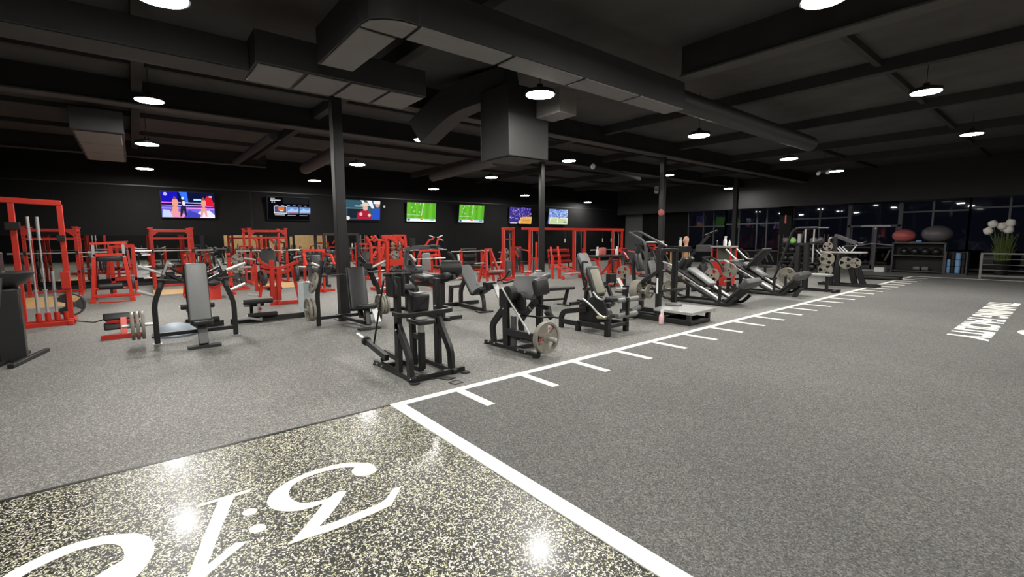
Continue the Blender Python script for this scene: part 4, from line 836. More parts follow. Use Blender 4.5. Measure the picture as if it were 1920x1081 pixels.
# ---- black silhouettes of bikes and small machines between the turf machines and the windows
def small_machine(label, px, Y, h, m=BLK, pad=VIN, w=.9):
    a = PY(px, 500, Y); x = a.x
    t = Thing('compact_machine', label, 'gym machine', (x,Y,0))
    t.new('base_rail', m).bar([(x-w*.6,Y,.04),(x+w*.6,Y,.04)], .08, .08); t.new('cross_rail', m).bar([(x-w*.4,Y-.3,.04),(x-w*.4,Y+.3,.04)], .07, .07); t.new('cross_rail', m).bar([(x+w*.5,Y-.3,.04),(x+w*.5,Y+.3,.04)], .07, .07)
    t.new('upright', m).bar([(x-w*.3,Y,.05),(x-w*.4,Y,h*.6),(x-w*.1,Y,h)], .08, .09, r=.15); t.new('arm', m).tube([(x-w*.1,Y-.25,h),(x+w*.2,Y-.25,h*.86),(x+w*.35,Y-.25,h*.6)], .03, 10, .1); t.new('arm', m).tube([(x-w*.1,Y+.25,h),(x+w*.2,Y+.25,h*.86),(x+w*.35,Y+.25,h*.6)], .03, 10, .1)
    t.new('cross_bar', m).bar([(x-w*.1,Y-.27,h),(x-w*.1,Y+.27,h)], .05, .05)
    t.new('seat', pad).pad((x+w*.15,Y,.5), (1,0,0), (0,1,0), .42, .34, .08, .03); t.new('backrest', pad).pad((x-w*.16,Y,h*.55+.1), (0,1,0), (-.3,0,1), .32, h*.4, .08, .03); t.new('seat_post', m).bar([(x+w*.15,Y,.05),(x+w*.15,Y,.5)], .07, .07)
    t.done(); return x
for lab, px, Y, h in (('black compact machine left of the dark topped table', 1232, 12.2, 1.2), ('black compact machine in front of the red cabinet', 1330, 11.6, 1.05), ('black compact machine behind the leg press head board', 1428, 17.2, 1.15), ('black compact machine behind the belt squat uprights', 1205, 10.2, 1.45), ('black compact machine right of the jib arm', 1385, 16.2, 1.2)):
    x = small_machine(lab, px, Y, h)
for lab, px, Y, z, R_ in (('upright grey plate left of the belt squat, near the arched table', 1169, 9.5, .62, .2), ('grey plate low behind the belt squat uprights', 1262, 10.9, .55, .2), ('upright grey plate beside the machine in front of the red cabinet', 1335, 10.5, .6, .2)):
    a = PY(px, 500, Y); plates((a.x,Y,z), (.5,-1,0), 1, lab, R=R_)
    Tt = Thing('plate_stand', lab.replace('grey plate', 'thin stand carrying the grey plate'), 'stand', (a.x,Y,0)); Tt.new('post', BLK).bar([(a.x-.02,Y+.08,0),(a.x-.02,Y+.08,z+.05)], .06, .06); Tt.new('base', BLK).cbox((a.x-.02,Y+.1,.015),.4,.4,.03); Tt.done()
# ---- far end: pull-up post, ball shelf, mat rack, rail, flowers
Y = 25.6
t = Thing('pull_up_post', 'black post with pale T bar standing in front of the glass door', 'gym machine', (PY(1637,497,Y).x, Y, 0)); x = t.loc.x
t.new('post', DRK).bar([(x,Y,0),(x,Y,2.05)], .12, .12); t.new('top_bar', ALL).bar([(x-.6,Y,2.12),(x+.55,Y,2.12)], .07, .07); t.new('top_joint', WHT).ball((x,Y,2.0), .07, 12)
t.new('arm_rest', ALL).tube([(x-1.25,Y-.1,1.16),(x-.5,Y-.1,1.22),(x-.1,Y-.1,1.30),(x+.7,Y-.1,1.22)], .025, 8); t.new('cross_arm', BLK).bar([(x-1.2,Y,1.10),(x+.68,Y,1.12)], .05, .06); t.new('back_pad', DRK).pad((x+.55,Y-.1,.75), (0,1,0), (.35,0,1), .2, .55, .08, .03); t.new('base', ALL).cbox((x,Y,.03),1.1,.6,.06)
t.done()
X0, X1, Ya, Yb = -1.13, .64, 25.15, 25.7
t = Thing('ball_shelf', 'wide low black shelf unit with exercise balls on top, at the far glass wall', 'shelf', ((X0+X1)/2, 25.4, 0))
NAV = mat('dark_blue_grey_laminate', (.05,.05,.062), .45)
for x in (X0, X1): t.new('side_panel', NAV).box(x-.03,x+.03,Ya,Yb,0,1.36)
for z, nm in ((.10,'bottom_shelf'),(.80,'middle_shelf'),(1.36,'top_panel')): t.new(nm, NAV).box(X0,X1,Ya,Yb,z-.05,z)
t.new('back_panel', RUB).box(X0,X1,Yb-.02,Yb,.1,1.36)
t.done()
for i in range(4): x = X0+.38+i*.36; single('slam_ball', BKB, MB().ball((x,25.4,.80+.16), .16, 18, 1., 10), 'shiny black ball, %s from the left on the middle shelf' % ORD[i], 'ball', (x,25.4,.80), 'black balls on the middle shelf')
single('exercise_ball', CRM, MB().ball((-.82,25.42,1.36+.30), .42, 26, .715, 12), 'big red exercise ball on top of the low shelf', 'ball', (-.82,25.42,1.36))
single('exercise_ball', GRY, MB().ball((.30,25.42,1.36+.37), .53, 26, .70, 12), 'big dark grey exercise ball on top of the low shelf', 'ball', (.30,25.42,1.36))
t = Thing('tray', 'small grey tray with a blue item on the shelf top between the two big balls', 'tray', (-.36,25.3,1.36)); t.new('tray_body', DRK).cbox((-.36,25.3,1.38),.42,.3,.04); t.new('blue_item', BLU, label='blue item').cbox((-.26,25.3,1.42),.18,.1,.06); t.done()
for i, x in enumerate((-.27, .02)): single('sandbag', GRY, MB().pad((x,25.4,.20),(1,0,0),(0,1,0),.26,.28,.19,.07), 'small dark bag on the bottom shelf, the %s one' % ['left','right'][i], 'bag', (x,25.4,.1))
t = Thing('mat_rack', 'narrow black rack of rolled mats right of the low ball shelf', 'rack', (1.02,25.3,0))
for x in (.70,1.36): t.new('side_panel', NAV).box(x-.02,x+.02,25.05,25.6,0,.97)
t.new('base', NAV).box(.70,1.36,25.05,25.6,0,.06); t.new('back_panel', RUB).box(.70,1.36,25.58,25.6,0,.97)
t.done()
for i, (x, m, n_, lab) in enumerate(((.79,BLU,2,'pale blue roll in the left column of the mat rack'),(.92,RUB,3,'black roll in the second column of the mat rack'),(1.08,BLU,3,'blue roll in the wide blue column of the mat rack'),(1.25,RUB,3,'black roll in the right column of the mat rack'))):
    r = .085 if m is BLU and n_ == 3 else .06
    for k in range(n_): single('foam_roll', m, MB().cyl((x,25.2,.065+k*.29),(x,25.2,.065+k*.29+.28),r,16,.015), lab+', '+['bottom','middle','top'][k], 'foam roll', (x,25.2,.065+k*.29), 'rolls on the mat rack')
a = PZ(1655,511); single('white_box', WHT, MB().cbox((-1.5,24.9,.11),.36,.28,.22), 'small white box on the floor left of the ball shelf', 'box', (-1.5,24.9,0), bevel=.01)
t = Thing('railing', 'steel railing with four thin horizontal bars at the far right', 'railing', (3.2,23.35,0))
for x in (1.95, 3.6, 5.25): t.new('post', RAI).bar([(x,23.35,0),(x,23.35,.98)], .07, .07)
t.new('top_rail', RAI).bar([(1.92,23.35,.97),(5.3,23.35,.97)], .06, .05); t.new('bottom_rail', RAI).bar([(1.92,23.35,.12),(5.3,23.35,.12)], .06, .07)
for z in (.34,.55,.76): t.new('bar', RAI).cyl((1.95,23.35,z),(5.25,23.35,z),.012,8)
t.done()
t = Thing('flower_arrangement', 'tall planter of green stalks and large white tulips behind the steel railing', 'plant', (2.42,24.4,0))
t.new('planter', BLK).lathe((2.42,24.4,0), (0,0,1), [(.16,0),(.18,.02),(.24,.62),(.25,.66),(.21,.66)], 22)
g_ = t.new('stalks', LEF); r_ = random.Random(3)
for i in range(170):
    a = r_.uniform(0,6.28); s_ = r_.uniform(0,.2); e_ = r_.uniform(.10,.42); h = r_.uniform(1.0,1.78); x, y = 2.42+s_*math.cos(a), 24.4+s_*math.sin(a)
    g_.tube([(x,y,.6),(2.42+(s_+e_*.25)*math.cos(a),24.4+(s_+e_*.25)*math.sin(a),.6+(h-.6)*.6),(2.42+e_*math.cos(a),24.4+e_*math.sin(a),h)], [.014,.012,.003], 4)
for i, (px, py) in enumerate(((1862,420),(1853,433),(1879,424),(1895,418),(1891,431),(1884,428))):
    p = PY(px,py,24.3+.05*i); w_ = Vector((p.x-2.42,p.y-24.4,.9)).normalized()
    t.new('stem', LEF).tube([(2.42,24.4,.6),(2.42+(p.x-2.42)*.5,24.4+(p.y-24.4)*.5,1.25),p-w_*.1], .012, 6)
    t.new('tulip', PET, label='white tulip').lathe(p-w_*.14, w_, [(.02,0),(.10,.03),(.145,.10),(.14,.2),(.10,.28),(.07,.27),(.08,.2)], 14)
t.done()
# ------------------------------------------------------------------ the red equipment
def perf(mb, p, h, n, axis=(1,0,0)): # row of dark holes is left to the bolts
    for i in range(n): mb.cyl(V(p)+Vector((0,0,h*(i+.5)/n)), V(p)+Vector((0,0,h*(i+.5)/n))+V(axis)*.004, .013, 6)
def barbell(label, c, L=2.15, axis=(0,1,0), m=None, group='barbells lying on racks'):
    d = V(axis).normalized(); c = V(c); t = Thing('barbell', label, 'barbell', c, group)
    t.new('shaft', m or CHR).cyl(c-d*(L/2-.42), c+d*(L/2-.42), .015, 10)
    for s_ in (-1, 1): t.new('sleeve', m or CHR).cyl(c+d*(s_*(L/2-.43)), c+d*(s_*L/2), .026, 12); t.new('collar_ring', m or CHR).cyl(c+d*(s_*(L/2-.45)), c+d*(s_*(L/2-.43)), .038, 12)
    t.done()
def power_rack(label, x, ya, yb, h=2.06, depth=1.15):
    t = Thing('power_rack', label, 'rack', (x, (ya+yb)/2, 0), 'red racks along the mirror'); f = x+depth/2; r = x-depth/2
    for X in (f, r):
        for y in (ya, yb):
            u = t.new('upright', None, bevel=.004, mats=[RED, RUB]); u.bar([(X,y,0),(X,y,h)], .08, .08); u.mi = 1; perf(u, (X+.04,y,.2), h-.4, 16); t.new('cap', RED, u).cbox((X,y,h+.012), .13, .13, .03)
    for z in (h-.08, h-.34): t.new('cross_beam', RED, bevel=.006).bar([(f,ya,z),(f,yb,z)], .07, .09)
    t.new('cross_beam', RED, bevel=.006).bar([(r,ya,h-.08),(r,yb,h-.08)], .07, .08)
    for y in (ya, yb):
        t.new('top_beam', RED, bevel=.006).bar([(r,y,h-.08),(f,y,h-.08)], .07, .08); t.new('foot_beam', RED, bevel=.006).bar([(r-.1,y,.04),(f+.35,y,.04)], .08, .08)
        t.new('safety_arm', BLK).bar([(r,y,.72),(f+.05,y,.72)], .06, .07); t.new('hook', BLK).cbox((f+.07,y,1.30), .12, .06, .12)
        s_ = 1 if y == ya else -1; t.new('gusset', RED).prism([(f+.03,y,h-.12),(f+.03,y+s_*.2,h-.12),(f+.03,y,h-.3)], (.012,0,0))
    t.new('rear_foot_beam', RED, bevel=.006).bar([(r,ya,.06),(r,yb,.06)], .07, .08)
    for y, s_ in ((ya,-1),(yb,1)):
        for z in (.35,.75,1.15): t.new('storage_peg', CHR).cyl((r,y,z),(r,y+s_*.28,z),.024,10)
    t.done()
def platform(label, x0, x1, y0, y1):
    t = Thing('lifting_platform', label, 'platform', ((x0+x1)/2,(y0+y1)/2,0)); t.new('wood_deck', WOD).box(x0,x1,y0,y1,0,.05); t.new('edge_board', ALL, label='pale edge board').box(x1,x1+.09,y0,y1,0,.052); t.done()
RX = -15.6
for i, (ya, yb, lab) in enumerate(((-4.32,-3.22,'red power rack with hole rows behind the tall bar stand, far left'),(-1.40,-.30,'red power rack under the boxing television'),(1.45,2.68,'red power rack under the menu television'))):
    power_rack(lab, RX, ya, yb)
barbell('barbell across the red rack behind the tall bar stand', (RX+.65,-3.6,1.30)); barbell('barbell across the red rack under the boxing television', (RX+.65,-.80,1.31)); barbell('barbell across the red rack under the menu television', (RX+.65,2.05,1.25))
platform('wooden lifting platform in front of the leftmost red rack', -14.6, -11.6, -4.35, -3.2); platform('wooden lifting platform in front of the rack under the boxing television', -14.6, -12.9, -1.5, -.2); platform('wooden lifting platform in front of the rack under the menu television', -14.6, -12.6, 1.4, 2.75)
for i, (y, sd_, lab) in enumerate(((-4.52,'left','leftmost red rack'),(-3.0,'right','leftmost red rack'),(-.12,'right','rack under the boxing television'),(1.25,'left','rack under the menu television'),(2.9,'right','rack under the menu television'))):
    for z, w_ in ((.35,'lowest'),(.75,'middle'),(1.15,'highest')): plates((RX-.575,y,z), (0,1,0), 1, 'dark plate on the %s %s rear peg of the %s' % (w_, sd_, lab), R=.225 if z < 1 else .18, m=PLB, t=.06)
# ---- tall red bar stand at the left edge
X = -8.5
t = Thing('bar_stand_rack', 'tall red frame with upright steel bars and red cup holders, left edge', 'rack', (X,-3.4,0))
for y, h in ((-4.02,2.46),(-3.62,2.40),(-2.96,2.38)): t.new('upright', RED, bevel=.006).bar([(X,y,0),(X,y,h)], .085, .085)
t.new('top_beam', RED, bevel=.008).bar([(X,-4.45,2.47),(X,-2.93,2.40)], .10, .10); t.new('base_beam', RED, bevel=.006).bar([(X,-4.3,.06),(X,-2.9,.06)], .1, .11); t.new('low_board', RED, bevel=.006).bar([(X+.14,-4.3,.035),(X+.14,-3.0,.035)], .1, .06)
t.new('side_foot', RED, bevel=.006).bar([(X-.75,-2.96,.05),(X+.25,-2.96,.05)], .08, .08); t.new('side_foot', RED, bevel=.006).bar([(X-.75,-4.02,.05),(X+.25,-4.02,.05)], .08, .08)
t.new('clamp', BLK, bevel=.006).cbox((X+.03,-2.98,1.72),.1,.12,.12); t.new('j_hook', BLK, bevel=.006).cbox((X+.05,-3.62,1.95),.12,.2,.14); t.new('box_arm', RED, bevel=.006).bar([(X+.05,-2.98,1.05),(X+.05,-2.98,.72)], .13, .13)
t.new('rear_strut', BLK).tube([(X+.1,-2.9,.06),(X+.5,-2.6,.05),(X+.5,-2.35,.12)], .012, 8)
for k in range(4): t.new('bar_cup', RED, bevel=.004).cyl((X+.02,-3.42+.13*k,.1),(X+.02,-3.42+.13*k,.26),.045,14)
t.new('plate_peg', CHR).cyl((X,-2.96,.38),(X-.25,-2.96,.38),.024,12)
t.done()
for k, lab in ((0,'first upright steel barbell from the left in the red cup stand'),(1,'second upright steel barbell from the left in the red cup stand'),(2,'third upright bar, the shortest, in the red cup stand')):
    L = 1.86 if k < 2 else .8
    barbell(lab, (X+.02,-3.42+.13*k+(.13 if k else 0)*0,.27+L/2), L, (0,0,1), CHR, 'upright bars in the red stand')
plates((X-.10,-2.96,.38), (1,0,0), 1, 'dark round plate leaning at the right foot of the tall red bar stand', R=.235, m=PLB, t=.05)
# ---- big black stand at the left edge
t = Thing('padded_pedestal', 'wide black pedestal with round tray and steel lever at the left picture edge', 'gym machine', (-5.2,-3.35,0))
t.new('housing', BLK, bevel=.02).prism([(-5.35,-3.50,0),(-4.9,-3.42,0),(-4.95,-3.16,0),(-5.4,-3.20,0)], (0,0,1.02)); t.new('upper_housing', BLK, bevel=.02).prism([(-5.3,-3.60,1.0),(-5.0,-3.58,1.0),(-5.0,-3.32,1.0),(-5.3,-3.32,1.0)], (0,0,.52))
t.new('tray', VIN).lathe((-5.15,-3.36,1.17), (0,0,1), [(.10,-.16),(.24,-.10),(.34,.02),(.35,.06),(.30,.08),(.05,.06)], 28)
t.new('lever', DRK, bevel=.005).bar([(-4.86,-3.30,1.22),(-4.82,-3.36,.78)], .04, .06); t.new('lever_grip', CHR, label='steel lever grip').cyl((-4.82,-3.36,.82),(-4.80,-3.42,.66),.024,12)
for y in (-3.32,-3.12): t.new('foot_rail', BLK, bevel=.006).bar([(-4.5-.3*(y+3.32)*0,y-.14,.03),(-5.5,y+.10,.03)], .07, .05)
t.done()
# ---- red pad machine behind the front press (reverse hyper)
X = -12.3
t = Thing('hyper_bench', 'red splayed frame with black top pad and low roller pad, between the left racks', 'gym machine', (X,-2.4,0))
for y, s_ in ((-2.72,-1),(-2.10,1)):
    t.new('splayed_leg', RED, bevel=.006).bar([(X,y+s_*.10,.04),(X,y,1.22)], .08, .08); t.new('splayed_leg', RED, bevel=.006).bar([(X-.8,y+s_*.10,.04),(X-.4,y,1.22)], .08, .08); t.new('handle_post', ALL).bar([(X,y,1.22),(X,y,1.58)], .06, .06); t.new('foot', RED, bevel=.006).cbox((X,y+s_*.1,.06),.2,.12,.12)
t.new('top_rail', RED, bevel=.006).bar([(X,-2.78,1.58),(X,-2.04,1.60)], .06, .07); t.new('pad_rail', RED, bevel=.006).bar([(X,-2.74,1.27),(X,-2.08,1.28)], .07, .06)
t.new('top_pad', VIN).pad((X-.3,-2.41,1.17), (0,1,0), (1,0,0), .6, .7, .13, .03); t.new('roller_pad', VIN).cyl((X-.1,-2.68,.42),(X-.1,-2.18,.42),.085,18,.015); t.new('roller_core', RED).cyl((X-.1,-2.8,.36),(X-.1,-2.0,.36),.03,10)
t.new('low_rail', RED, bevel=.006).bar([(X,-2.82,.18),(X,-2.0,.18)], .07, .10); t.new('pivot', BLK).bar([(X-.1,-2.43,.18),(X-.1,-2.43,.36)], .06, .06); t.new('base_arc', RED).tube([(X+.15,-2.7,.02),(X+.3,-2.43,.02),(X+.15,-2.15,.02)], .02, 8, .15)
t.done()
plates((X-.25,-1.93,.5), (0,1,0), 2, 'dark plate on the right side of the red splayed frame', R=.2, m=PLB)
X = -14.
t = Thing('upright_frame', 'plain red square frame standing behind the red splayed frame', 'rack', (X,-2.1,0))
for y in (-2.42,-1.90): t.new('upright', RED, bevel=.006).bar([(X,y,0),(X,y,1.5)], .1, .1)
t.new('top_beam', RED).bar([(X,-2.42,1.48),(X,-1.9,1.48)], .06, .06); t.new('low_beam', RED).bar([(X,-2.47,.5),(X,-1.85,.5)], .09, .1); t.new('base', RED).cbox((X,-2.16,.02),.7,.7,.04)
t.done()
# ---- low red roller bench on the floor
t = Thing('nordic_bench', 'small low red bench with two black pads on the floor left of the front press', 'bench', (-6.3,-2.12,0))
t.new('pad', VIN).pad((-6.42,-2.14,.33), (0,1,0), (-.35,0,1), .50, .13, .07, .02); t.new('pad', VIN).pad((-6.36,-2.14,.17), (0,1,0), (-.35,0,1), .50, .13, .07, .02)
t.new('support', RED, bevel=.005).bar([(-6.36,-2.12,.30),(-6.22,-2.12,.20),(-6.05,-2.12,.06)], .09, .05); t.new('cross_rail', RED, bevel=.005).bar([(-6.33,-2.36,.25),(-6.33,-1.92,.25)], .05, .035); t.new('foot_rail', RED, bevel=.005).bar([(-5.98,-2.42,.035),(-5.98,-1.86,.035)], .09, .06); t.new('foot_board', ALL, label='pale foot board').cbox((-6.15,-2.14,.03),.26,.46,.05)
t.done()
# ---- blue half ball, sit-up bench, white board at the column
single('balance_dome', PBL, MB().lathe((-5.75,-1.42,0), (0,0,1), [(.33,0),(.345,.03),(.33,.05),(.30,.09),(.22,.16),(.1,.205),(.001,.215)], 30), 'pale blue half dome on the floor behind the plates of the front press', 'balance dome', (-5.75,-1.42,0))
def situp(label, x, y, L):
    t = Thing('sit_up_bench', label, 'bench', (x,y,0))
    for dx, z, dy in ((0,.42,0),(.04,.145,.06)): t.new('roller', RUB).cyl((x+dx,y-.27+dy,z),(x+dx,y+.27+dy,z),.05,16,.012); t.new('roller_end', WHT).cyl((x+dx,y-.29+dy,z),(x+dx,y-.27+dy,z),.02,10)
    t.new('roller_post', ALL, label='pale roller post').bar([(x+.04,y+.02,.02),(x-.01,y,.42)], .05, .05); t.new('joint', RED).ball((x+.04,y+.02,.27), .03, 10)
    t.new('leg_tube', ALL, label='pale leg tube').tube([(x+.1,y-.45,.10),(x+.1,y-.2,.11),(x+.12,y+.02,.05)], .028, 10)
    t.new('base_board', RUB).bar([(x-.04,y-.5,.025),(x+.02,y+L,.025)], .16, .05); t.new('bench_pad', VIN).pad((x-.5,y,.30), (1,0,.12), (0,1,0), .75, .28, .08, .02); t.new('bench_leg', BLK).bar([(x-.8,y,0),(x-.8,y,.24)], .06, .06)
    t.done()
situp('sit-up bench with two black foam rollers left of the column foot', -6.2, 0.0, 1.15); situp('sit-up bench with black foam rollers half hidden behind the front press', -6.25, -1.02, .4)
t = Thing('display_board', 'upright white panel standing on the floor at the column foot', 'board', (-6.32,1.0,0)); t.new('board', mat('white_laminate', (.62,.68,.70), .4)).prism([(-6.45,.83,0),(-6.28,.90,0),(-6.28,1.14,0),(-6.45,1.14,0)], (0,0,.74)); t.new('edge_cap', WHT).bar([(-6.27,.9,.75),(-6.27,1.14,.75)], .03, .02); t.done()
# ---- red plate loaded press behind the sit-up bench
X = -8.6
def f5(*pts): return front(A5, X, pts)
t = Thing('plate_press_machine', 'red plate loaded press with black seat back, behind the foam rollers', 'gym machine', (X,.85,0))
for a, e, w_ in (((520,520),(530,905),.13),((480,760),(480,900),.07)): t.new('main_post', RED, bevel=.006).bar(f5(a, e), .1, w_)
t.new('splayed_arm', RED, bevel=.006).bar(f5((670,470),(780,930)), .07, .08); t.new('splayed_arm', RED, bevel=.006).bar(f5((240,480),(265,800)), .07, .09); t.new('splayed_arm', RED, bevel=.006).bar(f5((345,540),(300,870)), .07, .07)
t.new('upper_yoke', RED, bevel=.006).bar(f5((280,400),(290,440),(430,520),(560,520),(760,440)), .07, .07, r=.1); t.new('lower_yoke', RED, bevel=.006).bar(f5((320,560),(540,590),(690,530)), .07, .08, r=.1); t.new('cross_tube', RED, bevel=.006).bar(f5((310,500),(430,530)), .06, .06)
t.new('base_rail', RED, bevel=.006).bar([V((X,f5((420,905))[0].y,.05)), V((X,f5((785,905))[0].y,.05))], .08, .08); t.new('base_rail', RED, bevel=.006).bar([(X-1.0,.9,.05),(X+.1,.9,.05)], .08, .08); t.new('side_rail', RED).bar(f5((285,760),(400,750)), .05, .06)
a = f5((440,480))[0]; t.new('seat_back', VIN).pad((X-.35,a.y,a.z+.05), (0,1,0), (-.15,0,1), .36, .62, .09, .03); t.new('seat', VIN).pad((X-.2,a.y+.05,.42), (1,0,0), (0,1,0), .4, .36, .08, .03); t.new('back_post', RED, bevel=.006).bar(f5((440,430),(450,860)), .1, .1)
for a, e in (((110,405),(250,425)),((60,515),(200,510)),((165,840),(290,845)),((760,505),(850,510)),((770,800),(830,805)),((700,400),(790,380))): t.new('weight_horn', CHR).cyl(*f5(a, e), .024, 10)
t.done()
a = f5((315,640))[0]; plates((X+.05,a.y,a.z), (.25,-1,0), 2, 'dark plate on the left arm of the red plate loaded press', R=.2, m=PLB); a = f5((745,590))[0]; plates((X+.03,a.y,a.z), (.1,1,0), 2, 'dark plate on the right arm of the red plate loaded press', R=.2, m=PLB)
# ---- red tower behind the column (tall press with lever arms)
X = -9.2
def f6(*pts): return front(A6, X, pts)
t = Thing('lever_press_tower', 'tall red lever machine with curved arms right of the left column', 'gym machine', (X,4.2,0))
for pts, w_ in ((((975,115),(1045,250),(1050,545)),.07),(((1165,150),(1185,990)),.08),(((1290,190),(1310,1000)),.09),(((1570,90),(1590,320)),.06),(((1500,330),(1540,640)),.07)): t.new('upright', RED, bevel=.006).bar(f6(*pts), .08, w_, r=.1)
for pts in (((1050,100),(1100,190)),((1100,100),(1170,190)),((1000,160),(1300,170)),((1050,460),(1130,340)),((1200,460),(1250,220)),((1390,95),(1570,95))): t.new('brace', RED, bevel=.005).bar(f6(*pts), .06, .06)
t.new('curved_arm', RED, bevel=.006).bar(f6((1210,120),(1300,110),(1400,140),(1470,240)), .09, .12, r=.15); t.new('curved_arm', RED, bevel=.006).bar(sh(f6((1210,120),(1300,110),(1400,140),(1470,240)), -.3, .35), .09, .12, r=.15)
t.new('seat_frame', RED, bevel=.006).bar(f6((1320,510),(1540,510)), .2, .12); t.new('base_rail', RED, bevel=.006).bar(f6((1190,975),(1320,1010)), .1, .1); t.new('base_rail', RED, bevel=.006).bar([(X-1.2,4.1,.05),(X+.3,4.1,.05)], .09, .08); t.new('low_beam', RED).bar(f6((1100,880),(1340,880)), .08, .09)
for a, e in (((1080,570),(1270,490)),((1080,655),(1250,635)),((1090,800),(1190,745))): t.new('weight_horn', CHR).cyl(*f6(a, e), .026, 10)
t.new('seat', VIN).pad(f6((1430,640))[0], (0,1,0), (1,0,0), .45, .4, .09, .03)
t.done()
a = f6((1490,240))[0]; plates((X+.02,a.y,a.z), (.6,1,0), 1, 'small grey plate high on the curved arm of the red lever machine', R=.12)
# ---- red machine with two raised handles behind the pullover machine
X = -12.0
def f7(*pts): return front(A7, X, pts)
t = Thing('raised_grip_machine', 'red machine with two raised bent arms ending in steel T grips', 'gym machine', (X,7.4,0))
for pts in (((315,250),(370,165),(420,150),(440,110)),((495,250),(500,170),(540,130))): t.new('bent_arm', RED, bevel=.005).bar(f7(*pts), .06, .06)
for a, e in (((375,95),(455,120)),((495,125),(580,95)),((540,150),(590,170))): t.new('grip', CHR).cyl(*f7(a, e), .02, 10)
t.new('frame', RED, bevel=.006).bar(f7((205,440),(240,330),(510,320),(530,400)), .08, .08); t.new('cross_beam', RED, bevel=.006).bar(f7((215,410),(540,400)), .08, .08)
a = f7((380,420))[0]; t.new('post', RED, bevel=.006).bar([(X,a.y,a.z),(X,a.y,0)], .12, .16)
for y_ in (-.5,.5): t.new('leg', RED, bevel=.006).bar([(X,a.y+y_*.9,a.z),(X,a.y+y_*1.2,0)], .08, .08)
a2 = f7((250,500))[0]; t.new('seat', VIG).pad((X+.4,a2.y,a2.z), (0,1,0), (0,0,1), .35, .7, .1, .04); t.new('base', RED).box(X-.4,X+.7,a.y-.6,a.y+.6,0,.06)
t.done()
# ---- red bench press stations with barbells
def bench_station(label, x, y, barlab, h=1.18):
    t = Thing('bench_press_station', label, 'bench', (x,y,0), 'red bench press stations')
    for s_ in (-.55,.55):
        t.new('upright', RED, bevel=.006).bar([(x-.1,y+s_*1.1,.03),(x,y+s_,h*.6),(x,y+s_,h+.06)], .08, .08); t.new('hook', BLK).cbox((x+.05,y+s_,h-.03), .1, .07, .05); t.new('foot', RED).bar([(x-.4,y+s_*1.1,.04),(x+.35,y+s_*1.1,.04)], .08, .08)
    t.new('cross_beam', RED).bar([(x,y-.58,.3),(x,y+.58,.3)], .08, .08); t.new('pad', VIN).pad((x+.65,y,.45), (1,0,0), (0,1,0), 1.2, .3, .09, .03); t.new('bench_rail', RED).bar([(x-.05,y,.36),(x+1.2,y,.36)], .08, .06); t.new('front_leg', RED).bar([(x+1.15,y,0),(x+1.1,y,.38)], .3, .07)
    t.done()
    if barlab: barbell(barlab, (x+.05,y,h), 2.15, group='barbells on bench stations')
bench_station('red bench press station left of the single cable tower', -12.6, 9.6, 'barbell on the bench station left of the single cable tower', 1.1)
bench_station('red bench press station behind the sloping row bench', -14.2, 8.2, 'barbell on the bench station behind the sloping row bench', 1.15)
bench_station('red bench press station behind the curved overhead arm', -10.5, 5.9, 'barbell on the bench station behind the curved overhead arm', .95)
bench_station('red bench press station behind the front press backrest', -12.2, -.2, None, 1.2)
# ---- red A frame rack
X = -9.6
t = Thing('a_frame_rack', 'narrow red A shaped frame with low bench between the row bench and the cable tower', 'rack', (X,8.2,0))
for s_, x_ in ((0,-.25),(0,.3)): t.new('slanted_leg', RED, bevel=.006).bar([(X+x_,8.05,.03),(X,8.22,1.26)], .07, .09); t.new('slanted_leg', RED, bevel=.006).bar([(X+x_,8.75,.03),(X,8.42,1.22)], .07, .09)
t.new('top_plate', RED, bevel=.006).cbox((X,8.32,1.25),.12,.3,.05); t.new('low_beam', RED).bar([(X+.25,8.0,.35),(X+.25,8.8,.35)], .09, .12); t.new('pad', VIG).pad((X+.4,8.4,.45),(0,1,0),(1,0,0),.6,.3,.08,.02)
t.new('peg', CHR).cyl((X,8.15,.75),(X,7.7,.75),.024,10); t.new('peg', CHR).cyl((X,8.5,.75),(X,8.95,.75),.024,10)
t.done()
# ---- cable tower and the long crossover
def cable_station(t, x, y, w, h):
    for s_ in (-1,1): t.new('upright', RED, bevel=.006).bar([(x,y+s_*w/2,0),(x,y+s_*w/2,h)], .09, .09)
    t.new('top_plate', RED, bevel=.006).bar([(x,y-w/2-.05,h),(x,y+w/2+.05,h)], .10, .10); t.new('base', RED, bevel=.006).cbox((x,y,.06),.5,w+.2,.12)
    t.new('weight_stack', GWL).cbox((x-.05,y,.45),.16,w*.45,.62); 
    for s_ in (-.25,.25): t.new('guide_rod', CHR).cyl((x-.05,y+s_*w,.1),(x-.05,y+s_*w,h-.05),.013,8)
    t.new('pulley', BLK).cyl((x+.06,y-.02,h-.12),(x+.06,y+.02,h-.12),.06,14); t.new('cable', BLK).cyl((x+.12,y,h-.12),(x+.12,y,.95),.006,6); t.new('carriage', RED, bevel=.005).cbox((x+.1,y+w*.3,1.05),.14,.12,.2)
X = -10.
t = Thing('cable_tower', 'single narrow red cable tower left of the long cable frame', 'gym machine', (X,9.6,0)); cable_station(t, X, 9.6, .52, 2.02); t.new('inner_bar', RED).bar([(X,9.4,1.62),(X,9.8,1.62)], .05, .05); t.new('foot_beam', RED).bar([(X-.3,9.3,.05),(X+.9,9.3,.05)], .08, .08); t.done()
X = -10.5
t = Thing('cable_crossover', 'long red cable frame with three stations under a single top beam', 'gym machine', (X,14.2,0))
t.new('long_beam', RED, bevel=.006).bar([(X,10.75,2.05),(X,17.55,2.05)], .10, .09)
for y, w_ in ((11.55,.75),(14.25,.75),(17.05,.75)): cable_station(t, X, y, w_, 2.0)
